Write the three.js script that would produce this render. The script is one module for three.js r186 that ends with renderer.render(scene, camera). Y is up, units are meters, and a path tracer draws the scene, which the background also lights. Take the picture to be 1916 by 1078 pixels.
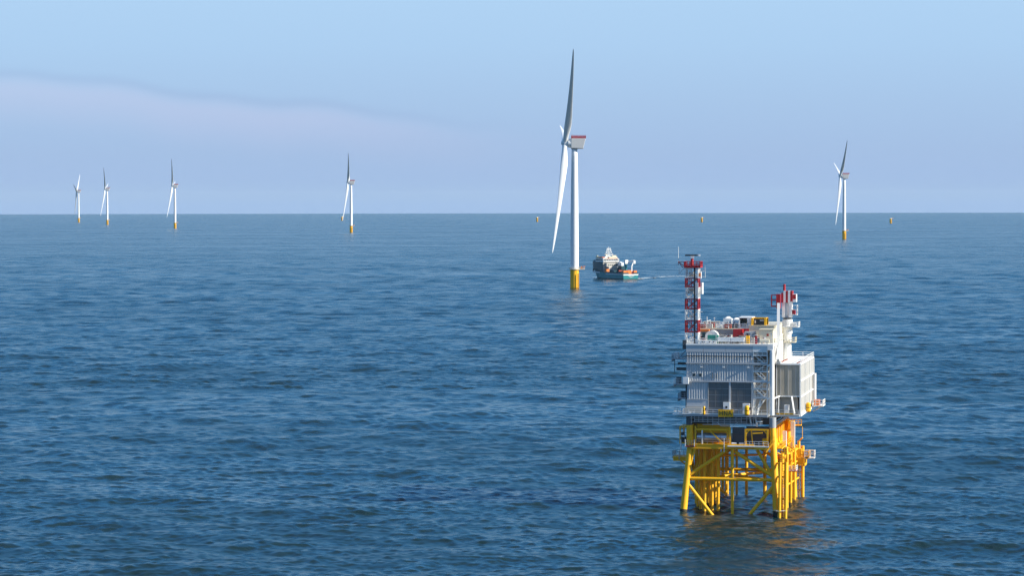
import * as THREE from 'three';
import { mergeGeometries } from 'three/addons/utils/BufferGeometryUtils.js';
import { FontLoader } from 'three/addons/loaders/FontLoader.js';
import { TextGeometry } from 'three/addons/geometries/TextGeometry.js';

// ---------------------------------------------------------------- camera, sky, sun, exposure
const scene = new THREE.Scene();
const EYE = 74.5;                       // metres above the sea (helicopter)
const EARTH = 7.4e6;                    // effective earth radius with refraction
const camera = new THREE.PerspectiveCamera(11.836, 1916 / 1078, 1, 60000);
camera.position.set(0, EYE, 0);
camera.rotation.order = 'YXZ';
camera.rotation.set(-0.031375, 0, -0.00167);

const lin = (c) => { c /= 255; return c <= 0.04045 ? c / 12.92 : Math.pow((c + 0.055) / 1.055, 2.4); };
const EXPOSURE = 1.65;                  // the photograph is exposed a little brightly
const srgb = (r, g, b) => [lin(r) / EXPOSURE, lin(g) / EXPOSURE, lin(b) / EXPOSURE];
const clamp = (x, a = 0, b = 1) => Math.min(b, Math.max(a, x));
const smooth = (a, b, x) => { const t = clamp((x - a) / (b - a)); return t * t * (3 - 2 * t); };

function makeSky() {
  const W = 4096, Hh = 2048, data = new Float32Array(W * Hh * 4);
  const stops = [
    [0, srgb(160, 188, 227)], [0.5, srgb(162, 189, 228)], [1.0, srgb(164, 191, 228)], [2.0, srgb(168, 198, 233)], [3.2, srgb(173, 207, 241)], [4.6, srgb(177, 212, 245)],
    [7, srgb(150, 206, 253)], [11, srgb(114, 190, 255)], [16, srgb(90, 178, 255)], [23, srgb(80, 166, 255)], [31, srgb(92, 150, 222)], [40, srgb(112, 142, 184)], [60, srgb(116, 138, 170)], [90, srgb(112, 132, 164)],
  ];
  const at = (el) => {
    let i = 0; while (i < stops.length - 2 && el > stops[i + 1][0]) i++;
    const [a, ca] = stops[i], [b, cb] = stops[i + 1], t = clamp((el - a) / (b - a));
    return [0, 1, 2].map((k) => ca[k] + (cb[k] - ca[k]) * t);
  };
  for (let r = 0; r < Hh; r++) {
    const el = ((r + 0.5) / Hh - 0.5) * 180, base = at(Math.max(0, el));
    for (let c = 0; c < W; c++) {
      const az = ((c + 0.5) / W - 0.5) * 360 + 90;      // 0 straight ahead (-z), positive to the right
      let [R, G, B] = base;
      if (el > 0 && el < 6 && az > -60 && az < 30) {    // a thin sheet of lilac haze cloud slanting down from the left
        const edge = 1.78 - 0.105 * (az + 2.5) + 0.05 * Math.sin(az * 1.3) + 0.03 * Math.sin(az * 3.1 + 1);
        const d = edge - el;
        const w = smooth(1.5, -5, az) * smooth(-60, -30, az);
        const veil = w * smooth(-0.05, 0.28, d) * smooth(1.25, 0.2, d);
        const lip = w * Math.exp(-(((d + 0.02) / 0.075) ** 2));
        R += veil * 0.042 - lip * 0.016; G += veil * 0.01 - lip * 0.03; B += veil * 0.004 - lip * 0.03;
      }
      const o = (r * W + c) * 4;
      data[o] = R; data[o + 1] = G; data[o + 2] = B; data[o + 3] = 1;
    }
  }
  const t = new THREE.DataTexture(data, W, Hh, THREE.RGBAFormat, THREE.FloatType);
  t.mapping = THREE.EquirectangularReflectionMapping; t.magFilter = THREE.LinearFilter; t.minFilter = THREE.LinearFilter; t.needsUpdate = true;
  return t;
}
const skyTexture = makeSky();
scene.background = skyTexture;
scene.environment = skyTexture;

const SUN_SIDE = 17 * Math.PI / 180, SUN_UP = 28 * Math.PI / 180;   // sun on the right, a little behind the camera
const sun = new THREE.DirectionalLight(new THREE.Color(1, 0.95, 0.83), 5);
sun.position.set(Math.cos(SUN_SIDE) * Math.cos(SUN_UP), Math.sin(SUN_UP), Math.sin(SUN_SIDE) * Math.cos(SUN_UP)).multiplyScalar(400).add(new THREE.Vector3(52, 30, -680));
sun.target.position.set(52, 30, -680);
sun.castShadow = true;
sun.shadow.mapSize.set(4096, 4096);
Object.assign(sun.shadow.camera, { left: -160, right: 160, top: 160, bottom: -160, near: 1, far: 4000 });
scene.add(sun, sun.target);

const renderer = new THREE.WebGLRenderer({ antialias: true });
renderer.toneMapping = THREE.LinearToneMapping;
renderer.toneMappingExposure = EXPOSURE;
renderer.shadowMap.enabled = true;
scene.fog = new THREE.FogExp2(new THREE.Color(0.74, 0.92, 1.0), 0.6e-5);

// ---------------------------------------------------------------- helpers
function rng(seed) { let s = seed >>> 0; return () => { s = (s + 0x6D2B79F5) | 0; let t = Math.imul(s ^ (s >>> 15), 1 | s); t = (t + Math.imul(t ^ (t >>> 7), 61 | t)) ^ t; return ((t ^ (t >>> 14)) >>> 0) / 4294967296; }; }
const gauss = (r) => Math.sqrt(-2 * Math.log(1 - r())) * Math.cos(2 * Math.PI * r());
const seaLevel = (x, z) => -(x * x + z * z) / (2 * EARTH);

// ---------------------------------------------------------------- sea
function fft(re, im, n, off, stride) {            // in-place radix 2, one line
  for (let i = 1, j = 0; i < n; i++) {
    let bit = n >> 1; for (; j & bit; bit >>= 1) j ^= bit; j ^= bit;
    if (i < j) { const a = off + i * stride, b = off + j * stride; let t = re[a]; re[a] = re[b]; re[b] = t; t = im[a]; im[a] = im[b]; im[b] = t; }
  }
  for (let len = 2; len <= n; len <<= 1) {
    const ang = 2 * Math.PI / len, wr = Math.cos(ang), wi = Math.sin(ang), half = len >> 1;
    for (let i = 0; i < n; i += len) {
      let cr = 1, ci = 0;
      for (let k = 0; k < half; k++) {
        const a = off + (i + k) * stride, b = off + (i + k + half) * stride;
        const xr = re[b] * cr - im[b] * ci, xi = re[b] * ci + im[b] * cr;
        re[b] = re[a] - xr; im[b] = im[a] - xi; re[a] += xr; im[a] += xi;
        const t = cr * wr - ci * wi; ci = cr * wi + ci * wr; cr = t;
      }
    }
  }
}
// A tile of wind ripples: heights (metres) whose slope variance is spread over the wavelengths lo..hi
function rippleTile(n, size, lo, hi, slopeRms, spread, seed) {
  const r = rng(seed), re = new Float64Array(n * n), im = new Float64Array(n * n);
  for (let j = 0; j < n; j++) for (let i = 0; i < n; i++) {
    const kx = (i < n / 2 ? i : i - n) / size, kz = (j < n / 2 ? j : j - n) / size, k = Math.hypot(kx, kz);
    const g1 = gauss(r), g2 = gauss(r);
    if (k === 0 || 1 / k < lo || 1 / k > hi) continue;
    const c = Math.abs(kz) / k, dir = spread + (1 - spread) * c * c;
    const a = dir / (k * k) * smooth(hi, hi * 0.6, 1 / k) * smooth(lo, lo * 1.4, 1 / k);
    re[j * n + i] = g1 * a; im[j * n + i] = g2 * a;
  }
  for (let j = 0; j < n; j++) fft(re, im, n, j * n, 1);
  for (let i = 0; i < n; i++) fft(re, im, n, i, n);
  const h = re, px = size / n; let v = 0;
  for (let j = 0; j < n; j++) for (let i = 0; i < n; i++) {
    const dx = (h[j * n + (i + 1) % n] - h[j * n + i]) / px, dz = (h[((j + 1) % n) * n + i] - h[j * n + i]) / px;
    v += dx * dx + dz * dz;
  }
  const s = slopeRms / Math.sqrt(v / n / n);
  for (let i = 0; i < h.length; i++) h[i] *= s;
  return { h, n, size };
}
// Gusts: patches where the wind roughens the surface more or less (0..1), all scales from a few metres to a few hundred
function gustTile(n, size, lo, hi, seed) {
  const r = rng(seed), re = new Float64Array(n * n), im = new Float64Array(n * n);
  for (let j = 0; j < n; j++) for (let i = 0; i < n; i++) {
    const kx = (i < n / 2 ? i : i - n) / size, kz = (j < n / 2 ? j : j - n) / size, k = Math.hypot(kx * 2.2, kz);
    const g1 = gauss(r), g2 = gauss(r);
    if (k === 0 || 1 / k < lo || 1 / k > hi) continue;
    re[j * n + i] = g1 / Math.pow(k, 0.85); im[j * n + i] = g2 / Math.pow(k, 0.85);
  }
  for (let j = 0; j < n; j++) fft(re, im, n, j * n, 1);
  for (let i = 0; i < n; i++) fft(re, im, n, i, n);
  let v = 0; for (const x of re) v += x * x;
  const s = 1 / Math.sqrt(v / re.length), d = new Float32Array(n * n * 4);
  for (let i = 0; i < re.length; i++) { d[i * 4] = d[i * 4 + 1] = d[i * 4 + 2] = clamp(0.72 + 0.09 * re[i] * s, 0.3, 1); d[i * 4 + 3] = 1; }
  return tileTexture(d, n, size, 0.07);
}
function tileTexture(data, n, size, turn, bytes) {
  const t = new THREE.DataTexture(data, n, n, THREE.RGBAFormat, bytes ? THREE.UnsignedByteType : THREE.FloatType);
  t.wrapS = t.wrapT = THREE.RepeatWrapping; t.magFilter = THREE.LinearFilter; t.minFilter = THREE.LinearMipmapLinearFilter; t.generateMipmaps = true;
  t.repeat.set(1 / size, 1 / size); t.rotation = turn; t.needsUpdate = true;
  return t;
}
function normalTexture({ h, n, size }, turn) {
  const d = new Float32Array(n * n * 4), px = size / n;
  for (let j = 0; j < n; j++) for (let i = 0; i < n; i++) {
    const dx = (h[j * n + (i + 1) % n] - h[j * n + (i + n - 1) % n]) / 2 / px, dz = (h[((j + 1) % n) * n + i] - h[((j + n - 1) % n) * n + i]) / 2 / px;
    const l = Math.hypot(dx, dz, 1), o = (j * n + i) * 4;
    d[o] = 0.5 - 0.5 * dx / l; d[o + 1] = 0.5 - 0.5 * dz / l; d[o + 2] = 0.5 + 0.5 / l; d[o + 3] = 1;
  }
  return tileTexture(d, n, size, turn);
}
function bumpTexture({ h, n, size }, turn) {
  let lo = 1e9, hi = -1e9; for (const v of h) { lo = Math.min(lo, v); hi = Math.max(hi, v); }
  const d = new Float32Array(n * n * 4);
  for (let i = 0; i < h.length; i++) { d[i * 4] = d[i * 4 + 1] = d[i * 4 + 2] = (h[i] - lo) / (hi - lo); d[i * 4 + 3] = 1; }
  return { map: tileTexture(d, n, size, turn), scale: hi - lo };
}
const SEA = { geoSlope: 0.176, swell: 0.02, ripple: 0.04, chop: 0.05, rough: 0.345 };
const waves = [];
{
  const r = rng(77), N = 112;
  for (let i = 0; i < N; i++) {
    const t = i / (N - 1), L = 1.3 * Math.pow(48 / 1.3, t) * (0.94 + 0.12 * r());
    const k = 2 * Math.PI / L, spread = 0.95 - 0.5 * t, dir = Math.PI / 2 + 0.14 + gauss(r) * spread;
    const share = L < 4 ? 1.55 : L < 8 ? 1.1 : L < 20 ? 0.8 : 0.75;
    waves.push({ L, kx: k * Math.cos(dir), kz: k * Math.sin(dir), p: r() * 6.2832, a: share * SEA.geoSlope * Math.sqrt(2 / N) / k, cx: Math.cos(dir), cz: Math.sin(dir) });
  }
  for (let i = 0; i < 10; i++) {                    // a low swell under the wind sea
    const L = 50 + 45 * i / 9, k = 2 * Math.PI / L, dir = Math.PI / 2 - 0.1 + gauss(r) * 0.3;
    waves.push({ L, kx: k * Math.cos(dir), kz: k * Math.sin(dir), p: r() * 6.2832, a: SEA.swell * Math.sqrt(2 / 10) / k, cx: Math.cos(dir), cz: Math.sin(dir) });
  }
}
function seaGeometry() {
  const f = 2779, rows = [520];
  while (rows[rows.length - 1] < 34500) { const r = rows[rows.length - 1]; rows.push(r + Math.min(420, (r < 1100 ? 0.37 : 0.21) * r * r / (EYE * f))); }
  const cols = 930, span = 0.24, nR = rows.length;
  const fanV = nR * (cols + 1), ringR = [0, 120, 300, 500, 900, 1800, 3600, 7000, 14000, 24000, 34500], ringC = 96;
  const pos = new Float32Array((fanV + ringR.length * (ringC + 1)) * 3), uv = new Float32Array(pos.length / 3 * 2), idx = [];
  let o = 0;
  for (let j = 0; j < nR; j++) {
    const R = rows[j], gap = Math.max(j ? R - rows[j - 1] : 0.5, R * 2 * span / cols * 0.8);
    const use = waves.map((w) => smooth(1.3, 2.6, w.L / gap)), live = waves.map((w, i) => i).filter((i) => use[i] > 0.01);
    for (let i = 0; i <= cols; i++) {
      const a = (i / cols - 0.5) * 2 * span, x = R * Math.sin(a), z = -R * Math.cos(a), calm = smooth(0, 0.014, span - Math.abs(a));
      let y = 0, dx = 0, dz = 0;
      for (const n of live) {
        const w = waves[n], ph = w.kx * x + w.kz * z + w.p, am = w.a * use[n] * calm;
        y += am * Math.cos(ph); const s = am * Math.sin(ph) * 0.8; dx -= s * w.cx; dz -= s * w.cz;
      }
      pos[o * 3] = x + dx; pos[o * 3 + 1] = y + seaLevel(x, z); pos[o * 3 + 2] = z + dz;
      uv[o * 2] = x; uv[o * 2 + 1] = -z; o++;
    }
  }
  for (let j = 0; j < nR - 1; j++) for (let i = 0; i < cols; i++) {
    const a = j * (cols + 1) + i, b = a + 1, c = a + cols + 1, d = c + 1;
    idx.push(a, b, c, b, d, c);
  }
  const start = o;                                  // the rest of the sea, all round
  for (const R of ringR) for (let i = 0; i <= ringC; i++) {
    const a = span - 0.0005 + (2 * Math.PI - 2 * span + 0.001) * i / ringC, x = R * Math.sin(a), z = -R * Math.cos(a);
    pos[o * 3] = x; pos[o * 3 + 1] = seaLevel(x, z) - 0.01; pos[o * 3 + 2] = z; uv[o * 2] = x; uv[o * 2 + 1] = -z; o++;
  }
  for (let j = 0; j < ringR.length - 1; j++) for (let i = 0; i < ringC; i++) {
    const a = start + j * (ringC + 1) + i, b = a + 1, c = a + ringC + 1, d = c + 1;
    if (j) idx.push(a, b, c); idx.push(b, d, c);
  }
  for (let i = 0; i < 1; i++) {                     // and the wedge between the camera's foot and the fan
    const n = 24, s2 = o, extra = [];
    for (let k = 0; k <= n; k++) { const a = (k / n - 0.5) * 2 * span; extra.push([521 * Math.sin(a), -521 * Math.cos(a)]); }
    extra.push([0, 0]);
    const pos2 = new Float32Array(pos.length + extra.length * 3), uv2 = new Float32Array(uv.length + extra.length * 2);
    pos2.set(pos); uv2.set(uv);
    extra.forEach(([x, z], k) => { pos2.set([x, seaLevel(x, z) - 0.1, z], (s2 + k) * 3); uv2.set([x, -z], (s2 + k) * 2); });
    for (let k = 0; k < n; k++) idx.push(s2 + n + 1, s2 + k + 1, s2 + k);
    const g = new THREE.BufferGeometry();
    g.setAttribute('position', new THREE.BufferAttribute(pos2, 3)); g.setAttribute('uv', new THREE.BufferAttribute(uv2, 2)); g.setIndex(new THREE.BufferAttribute(new Uint32Array(idx), 1));
    g.computeVertexNormals();
    return g;
  }
}
{
  const chop = bumpTexture(rippleTile(1024, 230, 1.2, 26, SEA.chop, 0.3, 5), 0.21);
  const water = new THREE.MeshPhysicalMaterial({ name: 'sea_water', color: new THREE.Color(0.006, 0.023, 0.027), roughness: SEA.rough, ior: 1.333, specularIntensity: 1 });
  water.normalMap = normalTexture(rippleTile(1024, 53, 0.25, 4, SEA.ripple, 0.45, 9), -0.13);
  water.bumpMap = chop.map; water.bumpScale = chop.scale;
  water.roughnessMap = gustTile(1024, 1900, 4, 700, 31);
  const sea = new THREE.Mesh(seaGeometry(), water);
  sea.name = 'sea'; sea.receiveShadow = true;
  sea.userData = { kind: 'structure', label: 'blue open sea with short wind waves reaching the horizon', category: 'sea' };
  scene.add(sea);
}

// ---------------------------------------------------------------- building tools
const V = (x, y, z) => new THREE.Vector3(x, y, z);
const taken = {};
function numbered(name) { const n = taken[name] = (taken[name] ?? -1) + 1; return n ? `${name}_${String(n).padStart(3, '0')}` : name; }
function metricUV(g) {
  const p = g.attributes.position, n = g.attributes.normal, uv = new Float32Array(p.count * 2);
  for (let i = 0; i < p.count; i++) {
    const ax = Math.abs(n.getX(i)), ay = Math.abs(n.getY(i)), az = Math.abs(n.getZ(i)), x = p.getX(i), y = p.getY(i), z = p.getZ(i);
    if (ay > ax && ay > az) { uv[i * 2] = x; uv[i * 2 + 1] = z; } else if (ax > az) { uv[i * 2] = z; uv[i * 2 + 1] = y; } else { uv[i * 2] = x; uv[i * 2 + 1] = y; }
  }
  g.setAttribute('uv', new THREE.BufferAttribute(uv, 2));
  return g;
}
class Shape {                                         // collects pieces of ONE part and joins them into one mesh
  constructor() { this.list = []; }
  add(g) { g = g.index ? g.toNonIndexed() : g; for (const k of Object.keys(g.attributes)) if (!['position', 'normal', 'uv'].includes(k)) g.deleteAttribute(k); if (!g.attributes.uv) g.setAttribute('uv', new THREE.BufferAttribute(new Float32Array(g.attributes.position.count * 2), 2)); this.list.push(g); return this; }
  box(x0, x1, y0, y1, z0, z1) { const g = new THREE.BoxGeometry(Math.abs(x1 - x0), Math.abs(y1 - y0), Math.abs(z1 - z0)); g.translate((x0 + x1) / 2, (y0 + y1) / 2, (z0 + z1) / 2); return this.add(g); }
  tube(a, b, r, r2 = r, seg = 10, open = false) {
    const A = V(...a), B = V(...b), d = B.clone().sub(A), g = new THREE.CylinderGeometry(r2, r, d.length(), seg, 1, open);
    g.applyQuaternion(new THREE.Quaternion().setFromUnitVectors(V(0, 1, 0), d.clone().normalize())); g.translate(...A.add(B).multiplyScalar(0.5).toArray()); return this.add(g);
  }
  bar(a, b, w, h = w) {                               // a square bar between two points
    const A = V(...a), B = V(...b), d = B.clone().sub(A), l = d.length(); d.normalize();
    const up = Math.abs(d.y) > 0.98 ? V(0, 0, 1) : V(0, 1, 0), s = V().crossVectors(up, d).normalize(), u = V().crossVectors(d, s);
    const g = new THREE.BoxGeometry(w, h, l); g.applyMatrix4(new THREE.Matrix4().makeBasis(s, u, d)); g.translate(...A.add(B).multiplyScalar(0.5).toArray()); return this.add(g);
  }
  rail(pts, h = 1.1, gap = 1.5, w = 0.07, kick = 0) { // handrail, knee rail and posts along a line of points
    for (let i = 0; i < pts.length - 1; i++) {
      const a = pts[i], b = pts[i + 1], L = Math.hypot(b[0] - a[0], b[1] - a[1], b[2] - a[2]), n = Math.max(1, Math.round(L / gap));
      for (const f of [1, 0.52]) this.bar([a[0], a[1] + h * f, a[2]], [b[0], b[1] + h * f, b[2]], w);
      if (kick) this.bar([a[0], a[1] + kick / 2, a[2]], [b[0], b[1] + kick / 2, b[2]], 0.05, kick);
      for (let k = i ? 1 : 0; k <= n; k++) { const t = k / n, p = a.map((v, j) => v + (b[j] - v) * t); this.bar(p, [p[0], p[1] + h, p[2]], w); }
    }
    return this;
  }
  stairs(a, b, width, along) {                        // stringers and treads between two points; along = unit vector across
    const s = along.map((v) => v * width / 2), n = Math.max(4, Math.round(Math.abs(b[1] - a[1]) / 0.28));
    for (const k of [-1, 1]) { const A = a.map((v, j) => v + k * s[j]), B = b.map((v, j) => v + k * s[j]); this.bar(A, B, 0.08, 0.28); this.bar([A[0], A[1] + 1, A[2]], [B[0], B[1] + 1, B[2]], 0.07); for (const t of [0.05, 0.5, 0.95]) { const p = A.map((v, j) => v + (B[j] - v) * t); this.bar(p, [p[0], p[1] + 1, p[2]], 0.06); } }
    for (let i = 1; i < n; i++) { const t = i / n, p = a.map((v, j) => v + (b[j] - v) * t); this.bar(p.map((v, j) => v - s[j]), p.map((v, j) => v + s[j]), 0.24, 0.05); }
    return this;
  }
  build(name, mat, parent) {
    const g = metricUV(mergeGeometries(this.list)), m = new THREE.Mesh(g, mat);
    m.name = name; m.castShadow = m.receiveShadow = true;
    const o = parent.userData.origin; if (o) g.translate(-o[0], -o[1], -o[2]);
    if (parent.isMesh && parent.userData.shift) g.translate(...parent.userData.shift);
    parent.add(m); return m;
  }
  under(name, mat, part) {                            // a sub-part of an already built part, written in the thing's own coordinates
    const g = metricUV(mergeGeometries(this.list)), m = new THREE.Mesh(g, mat), o = part.parent.userData.origin;
    m.name = name; m.castShadow = m.receiveShadow = true; if (o) g.translate(-o[0], -o[1], -o[2]); part.add(m); return m;
  }
}
const S = () => new Shape();
const things = [];
function thing(name, label, category, position = [0, 0, 0], turn = 0, group) {
  const o = new THREE.Group(); o.name = numbered(name); o.position.set(...position); o.rotation.y = turn;
  o.userData = { label, category }; if (group) o.userData.group = group;
  scene.add(o); things.push(o); return o;
}

// paint wear: soft blotches and thin vertical runs, colour only
const wear = (() => {
  const n = 256, r = rng(3), d = new Uint8Array(n * n * 4), grid = [8, 32, 96].map((m) => ({ m, v: Array.from({ length: m * m }, () => r()) })), run = Array.from({ length: n }, () => Math.pow(r(), 4)), len = Array.from({ length: n }, () => [r() * n, 30 + r() * 120]);
  const val = ({ m, v }, x, y) => { const X = x / n * m, Y = y / n * m, i = Math.floor(X), j = Math.floor(Y), a = X - i, b = Y - j, g = (p, q) => v[((q + m) % m) * m + (p + m) % m]; return (g(i, j) * (1 - a) + g(i + 1, j) * a) * (1 - b) + (g(i, j + 1) * (1 - a) + g(i + 1, j + 1) * a) * b; };
  for (let y = 0; y < n; y++) for (let x = 0; x < n; x++) {
    let k = 0.9 + 0.1 * (0.5 * val(grid[0], x, y) + 0.3 * val(grid[1], x, y) + 0.2 * val(grid[2], x, y));
    const q = ((len[x][0] - y) % n + n) % n; if (q < len[x][1]) k -= 0.1 * run[x];
    const o = (y * n + x) * 4; d[o] = 255 * k; d[o + 1] = 255 * (k - 0.008); d[o + 2] = 255 * (k - 0.02); d[o + 3] = 255;
  }
  const t = new THREE.DataTexture(d, n, n); t.wrapS = t.wrapT = THREE.RepeatWrapping; t.magFilter = THREE.LinearFilter; t.minFilter = THREE.LinearMipmapLinearFilter; t.generateMipmaps = true; t.colorSpace = THREE.NoColorSpace; t.repeat.set(1 / 7, 1 / 7); t.needsUpdate = true; return t;
})();
function paint(name, rgb, roughness = 0.5, extra = {}) {
  const m = new THREE.MeshStandardMaterial({ name, color: new THREE.Color().setRGB(...rgb), roughness, ...extra });
  if (!extra.plain) m.map = wear; delete m.plain; return m;
}
const M = {
  yellow: paint('yellow_paint', [0.9, 0.455, 0.004], 0.62), white: paint('white_paint', [0.8, 0.8, 0.78], 0.45), nacelle: paint('nacelle_grey', [0.5, 0.5, 0.5], 0.45), turbine: paint('turbine_white', [0.76, 0.77, 0.77], 0.38),
  cladding: paint('pale_grey_cladding', [0.52, 0.535, 0.55], 0.5), grey: paint('grey_steel', [0.34, 0.36, 0.38], 0.5), dark: paint('dark_grey_steel', [0.085, 0.09, 0.095], 0.6), black: paint('black_steel', [0.02, 0.021, 0.024], 0.5),
  louvre: paint('louvre_grey', [0.25, 0.24, 0.235], 0.6), mesh: paint('beige_screen', [0.44, 0.39, 0.31], 0.65), screen: paint('light_screen', [0.42, 0.41, 0.385], 0.6), beige: paint('beige_paint', [0.66, 0.6, 0.45], 0.5), concrete: paint('warm_grey_panel', [0.46, 0.44, 0.4], 0.6),
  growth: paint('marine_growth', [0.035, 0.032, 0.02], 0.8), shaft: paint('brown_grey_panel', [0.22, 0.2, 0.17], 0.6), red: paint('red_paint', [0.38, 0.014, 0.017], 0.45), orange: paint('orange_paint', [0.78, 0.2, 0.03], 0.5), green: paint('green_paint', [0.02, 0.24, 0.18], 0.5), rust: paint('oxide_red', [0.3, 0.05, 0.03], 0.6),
  steel: paint('bare_steel', [0.5, 0.52, 0.55], 0.32, { metalness: 0.7 }), glass: paint('dark_glass', [0.03, 0.05, 0.06], 0.12), teal: paint('teal_hull', [0.006, 0.2, 0.22], 0.4), darkteal: paint('dark_teal', [0.006, 0.055, 0.075], 0.4),
  foam: new THREE.MeshStandardMaterial({ name: 'sea_foam', color: new THREE.Color(0.62, 0.68, 0.7), roughness: 0.9 }),
};

// ---------------------------------------------------------------- wind turbines
function bladeGeometry() {
  const st = [[1.9, 2.1, 2.1, 0], [4, 2.15, 2.05, 0.02], [8, 2.3, 1.75, 0.2], [14, 2.75, 1.25, 0.55], [21, 2.95, 0.9, 0.8], [30, 2.6, 0.68, 0.78], [45, 2.05, 0.48, 0.6], [60, 1.6, 0.34, 0.45], [75, 1.2, 0.24, 0.32], [88, 0.85, 0.16, 0.2], [96, 0.55, 0.1, 0.12], [99.2, 0.25, 0.06, 0.05], [100, 0.05, 0.03, 0]];
  const n = 18, pos = [], idx = [];
  st.forEach(([r, c, t, off]) => {
    for (let k = 0; k < n; k++) {
      const a = k / n * 2 * Math.PI, cx = Math.cos(a), sy = Math.sin(a), sharp = clamp((c - t) / c);
      const thin = 1 - 0.75 * sharp * Math.max(0, cx);                        // thin trailing edge on the +x side
      const bend = -0.00028 * r * r;
      pos.push(c * cx + off + bend, r, t * sy * thin);
    }
  });
  for (let i = 0; i < st.length - 1; i++) for (let k = 0; k < n; k++) { const a = i * n + k, b = i * n + (k + 1) % n; idx.push(a, a + n, b, b, a + n, b + n); }
  const g = new THREE.BufferGeometry(); g.setAttribute('position', new THREE.Float32BufferAttribute(pos, 3)); g.setIndex(idx); g.computeVertexNormals(); return g;
}
function foundationParts(root, big) {
  S().tube([0, -8, 0], [0, 16.2, 0], 3.72, 3.72, 36).build('transition_piece', M.yellow, root);
  const deck = S().tube([0, 16.2, 0], [0, 16.75, 0], 4.7, 4.7, 28).box(3.5, 8.7, 16.2, 16.75, -2.4, 2.4).build('work_platform', M.beige, root);
  const ring = []; for (let k = 0; k <= 16; k++) { const a = 0.5 + k / 16 * (2 * Math.PI - 1); ring.push([4.55 * Math.cos(a), 16.75, 4.55 * Math.sin(a)]); }
  S().rail(ring, 1.2, 1.6, 0.12).rail([[4.2, 16.75, 2.3], [8.6, 16.75, 2.3], [8.6, 16.75, -2.3], [4.2, 16.75, -2.3]], 1.2, 1.5, 0.12).under('railing', M.beige, deck);
  S().box(5.3, 6.8, 16.75, 18.9, -1.4, 0.9).under('storage_box', M.orange, deck);
  S().tube([7.9, 16.75, 1.4], [7.9, 19.4, 1.4], 0.2).bar([7.9, 19.3, 1.4], [9.2, 18.9, 1.4], 0.25).under('davit', M.orange, deck);
  for (const s of [-1, 1]) S().tube([3.2, -4, 3.6 + s * 0.9], [3.2, 13, 3.6 + s * 0.9], 0.28, 0.28, 8).build('boat_bumper', M.yellow, root);
  S().bar([3.0, -3, 3.4], [3.0, 16, 3.4], 0.1).bar([3.0, -3, 3.9], [3.0, 16, 3.9], 0.1).build('ladder', M.yellow, root);
}
const bladeGeo = metricUV(bladeGeometry());
function makeTurbine(label, pos, yaw) {
  const t = thing('wind_turbine', label, 'wind turbine', pos, yaw, 'wind turbines of the offshore farm');
  foundationParts(t);
  const tower = new THREE.Mesh(metricUV(new THREE.LatheGeometry([[3.5, 16.75], [3.5, 20], [3.48, 40], [3.3, 65], [3.0, 90], [2.6, 112], [2.45, 118.6], [0, 118.6]].map((p) => new THREE.Vector2(...p)), 44)), M.turbine);
  tower.name = 'tower'; tower.castShadow = tower.receiveShadow = true; t.add(tower);
  for (const y of [44, 71, 97]) { const rr = 3.5 - (y - 20) * 0.0094; S().tube([0, y - 0.12, 0], [0, y + 0.12, 0], rr + 0.05, rr + 0.04, 40, true).under('flange', M.turbine, tower); }
  S().tube([3.35, 16.8, 1.2], [3.35, 19.2, 1.2], 0.5, 0.5, 8).under('tower_door', M.grey, tower);
  S().tube([0, 118.6, 0], [0, 119.7, 0], 2.75, 2.75, 28).build('yaw_bearing', M.grey, t);
  const prof = new THREE.Shape([[-2.7, 119.9], [6.9, 119.5], [9.0, 127.2], [8.5, 127.7], [-2.2, 127.7], [-2.7, 127.2]].map((p) => new THREE.Vector2(...p)));
  const ng = new THREE.ExtrudeGeometry(prof, { depth: 7, bevelEnabled: true, bevelSize: 0.35, bevelThickness: 0.5, bevelSegments: 3 }); ng.translate(0, 0, -3.5);
  const nac = S().add(ng).build('nacelle', M.nacelle, t);
  const hr = S(); hr.box(-2.7, 9.6, 127.95, 128.35, -3.9, 3.9).rail([[-2.6, 128.3, 3.8], [9.5, 128.3, 3.8], [9.5, 128.3, -3.8], [-2.6, 128.3, -3.8], [-2.6, 128.3, 3.8]], 1.9, 1.1, 0.27, 0.5);
  for (let k = 0; k < 9; k++) hr.bar([-2.4 + k * 1.3, 128.4, 3.82], [-1.3 + k * 1.3, 129.8, 3.82], 0.18);
  hr.under('hoist_platform', M.red, nac);
  S().tube([-2.2, 128.2, 2.6], [-2.2, 131.2, 2.6], 0.16, 0.16, 6).bar([-2.2, 131, 2.6], [-1.2, 131.3, 2.6], 0.3).under('wind_vane', M.grey, nac);
  S().box(-1, 7.6, 119.0, 119.9, -3, 3).under('nacelle_belly', M.grey, nac);
  S().tube([-2.9, 123.9, 0], [-5.4, 124.05, 0], 3.9, 3.75, 40).build('generator', M.turbine, t);
  const hub = new THREE.Mesh(metricUV(new THREE.LatheGeometry([[2.7, -2.7], [2.95, -1.6], [3.05, 0], [2.85, 1.5], [2.2, 2.6], [1.2, 3.2], [0, 3.4]].map((p) => new THREE.Vector2(...p)), 36).rotateZ(Math.PI / 2)), M.turbine);
  hub.name = 'hub'; hub.castShadow = hub.receiveShadow = true; hub.position.set(-8.05, 124.2, 0); hub.rotation.order = 'ZYX'; hub.rotation.z = -0.0975; t.add(hub);
  for (let k = 0; k < 3; k++) { const b = new THREE.Mesh(bladeGeo, M.turbine); b.name = 'blade'; b.castShadow = b.receiveShadow = true; b.rotation.x = k * 2 * Math.PI / 3; hub.add(b); }
  return t;
}
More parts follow.
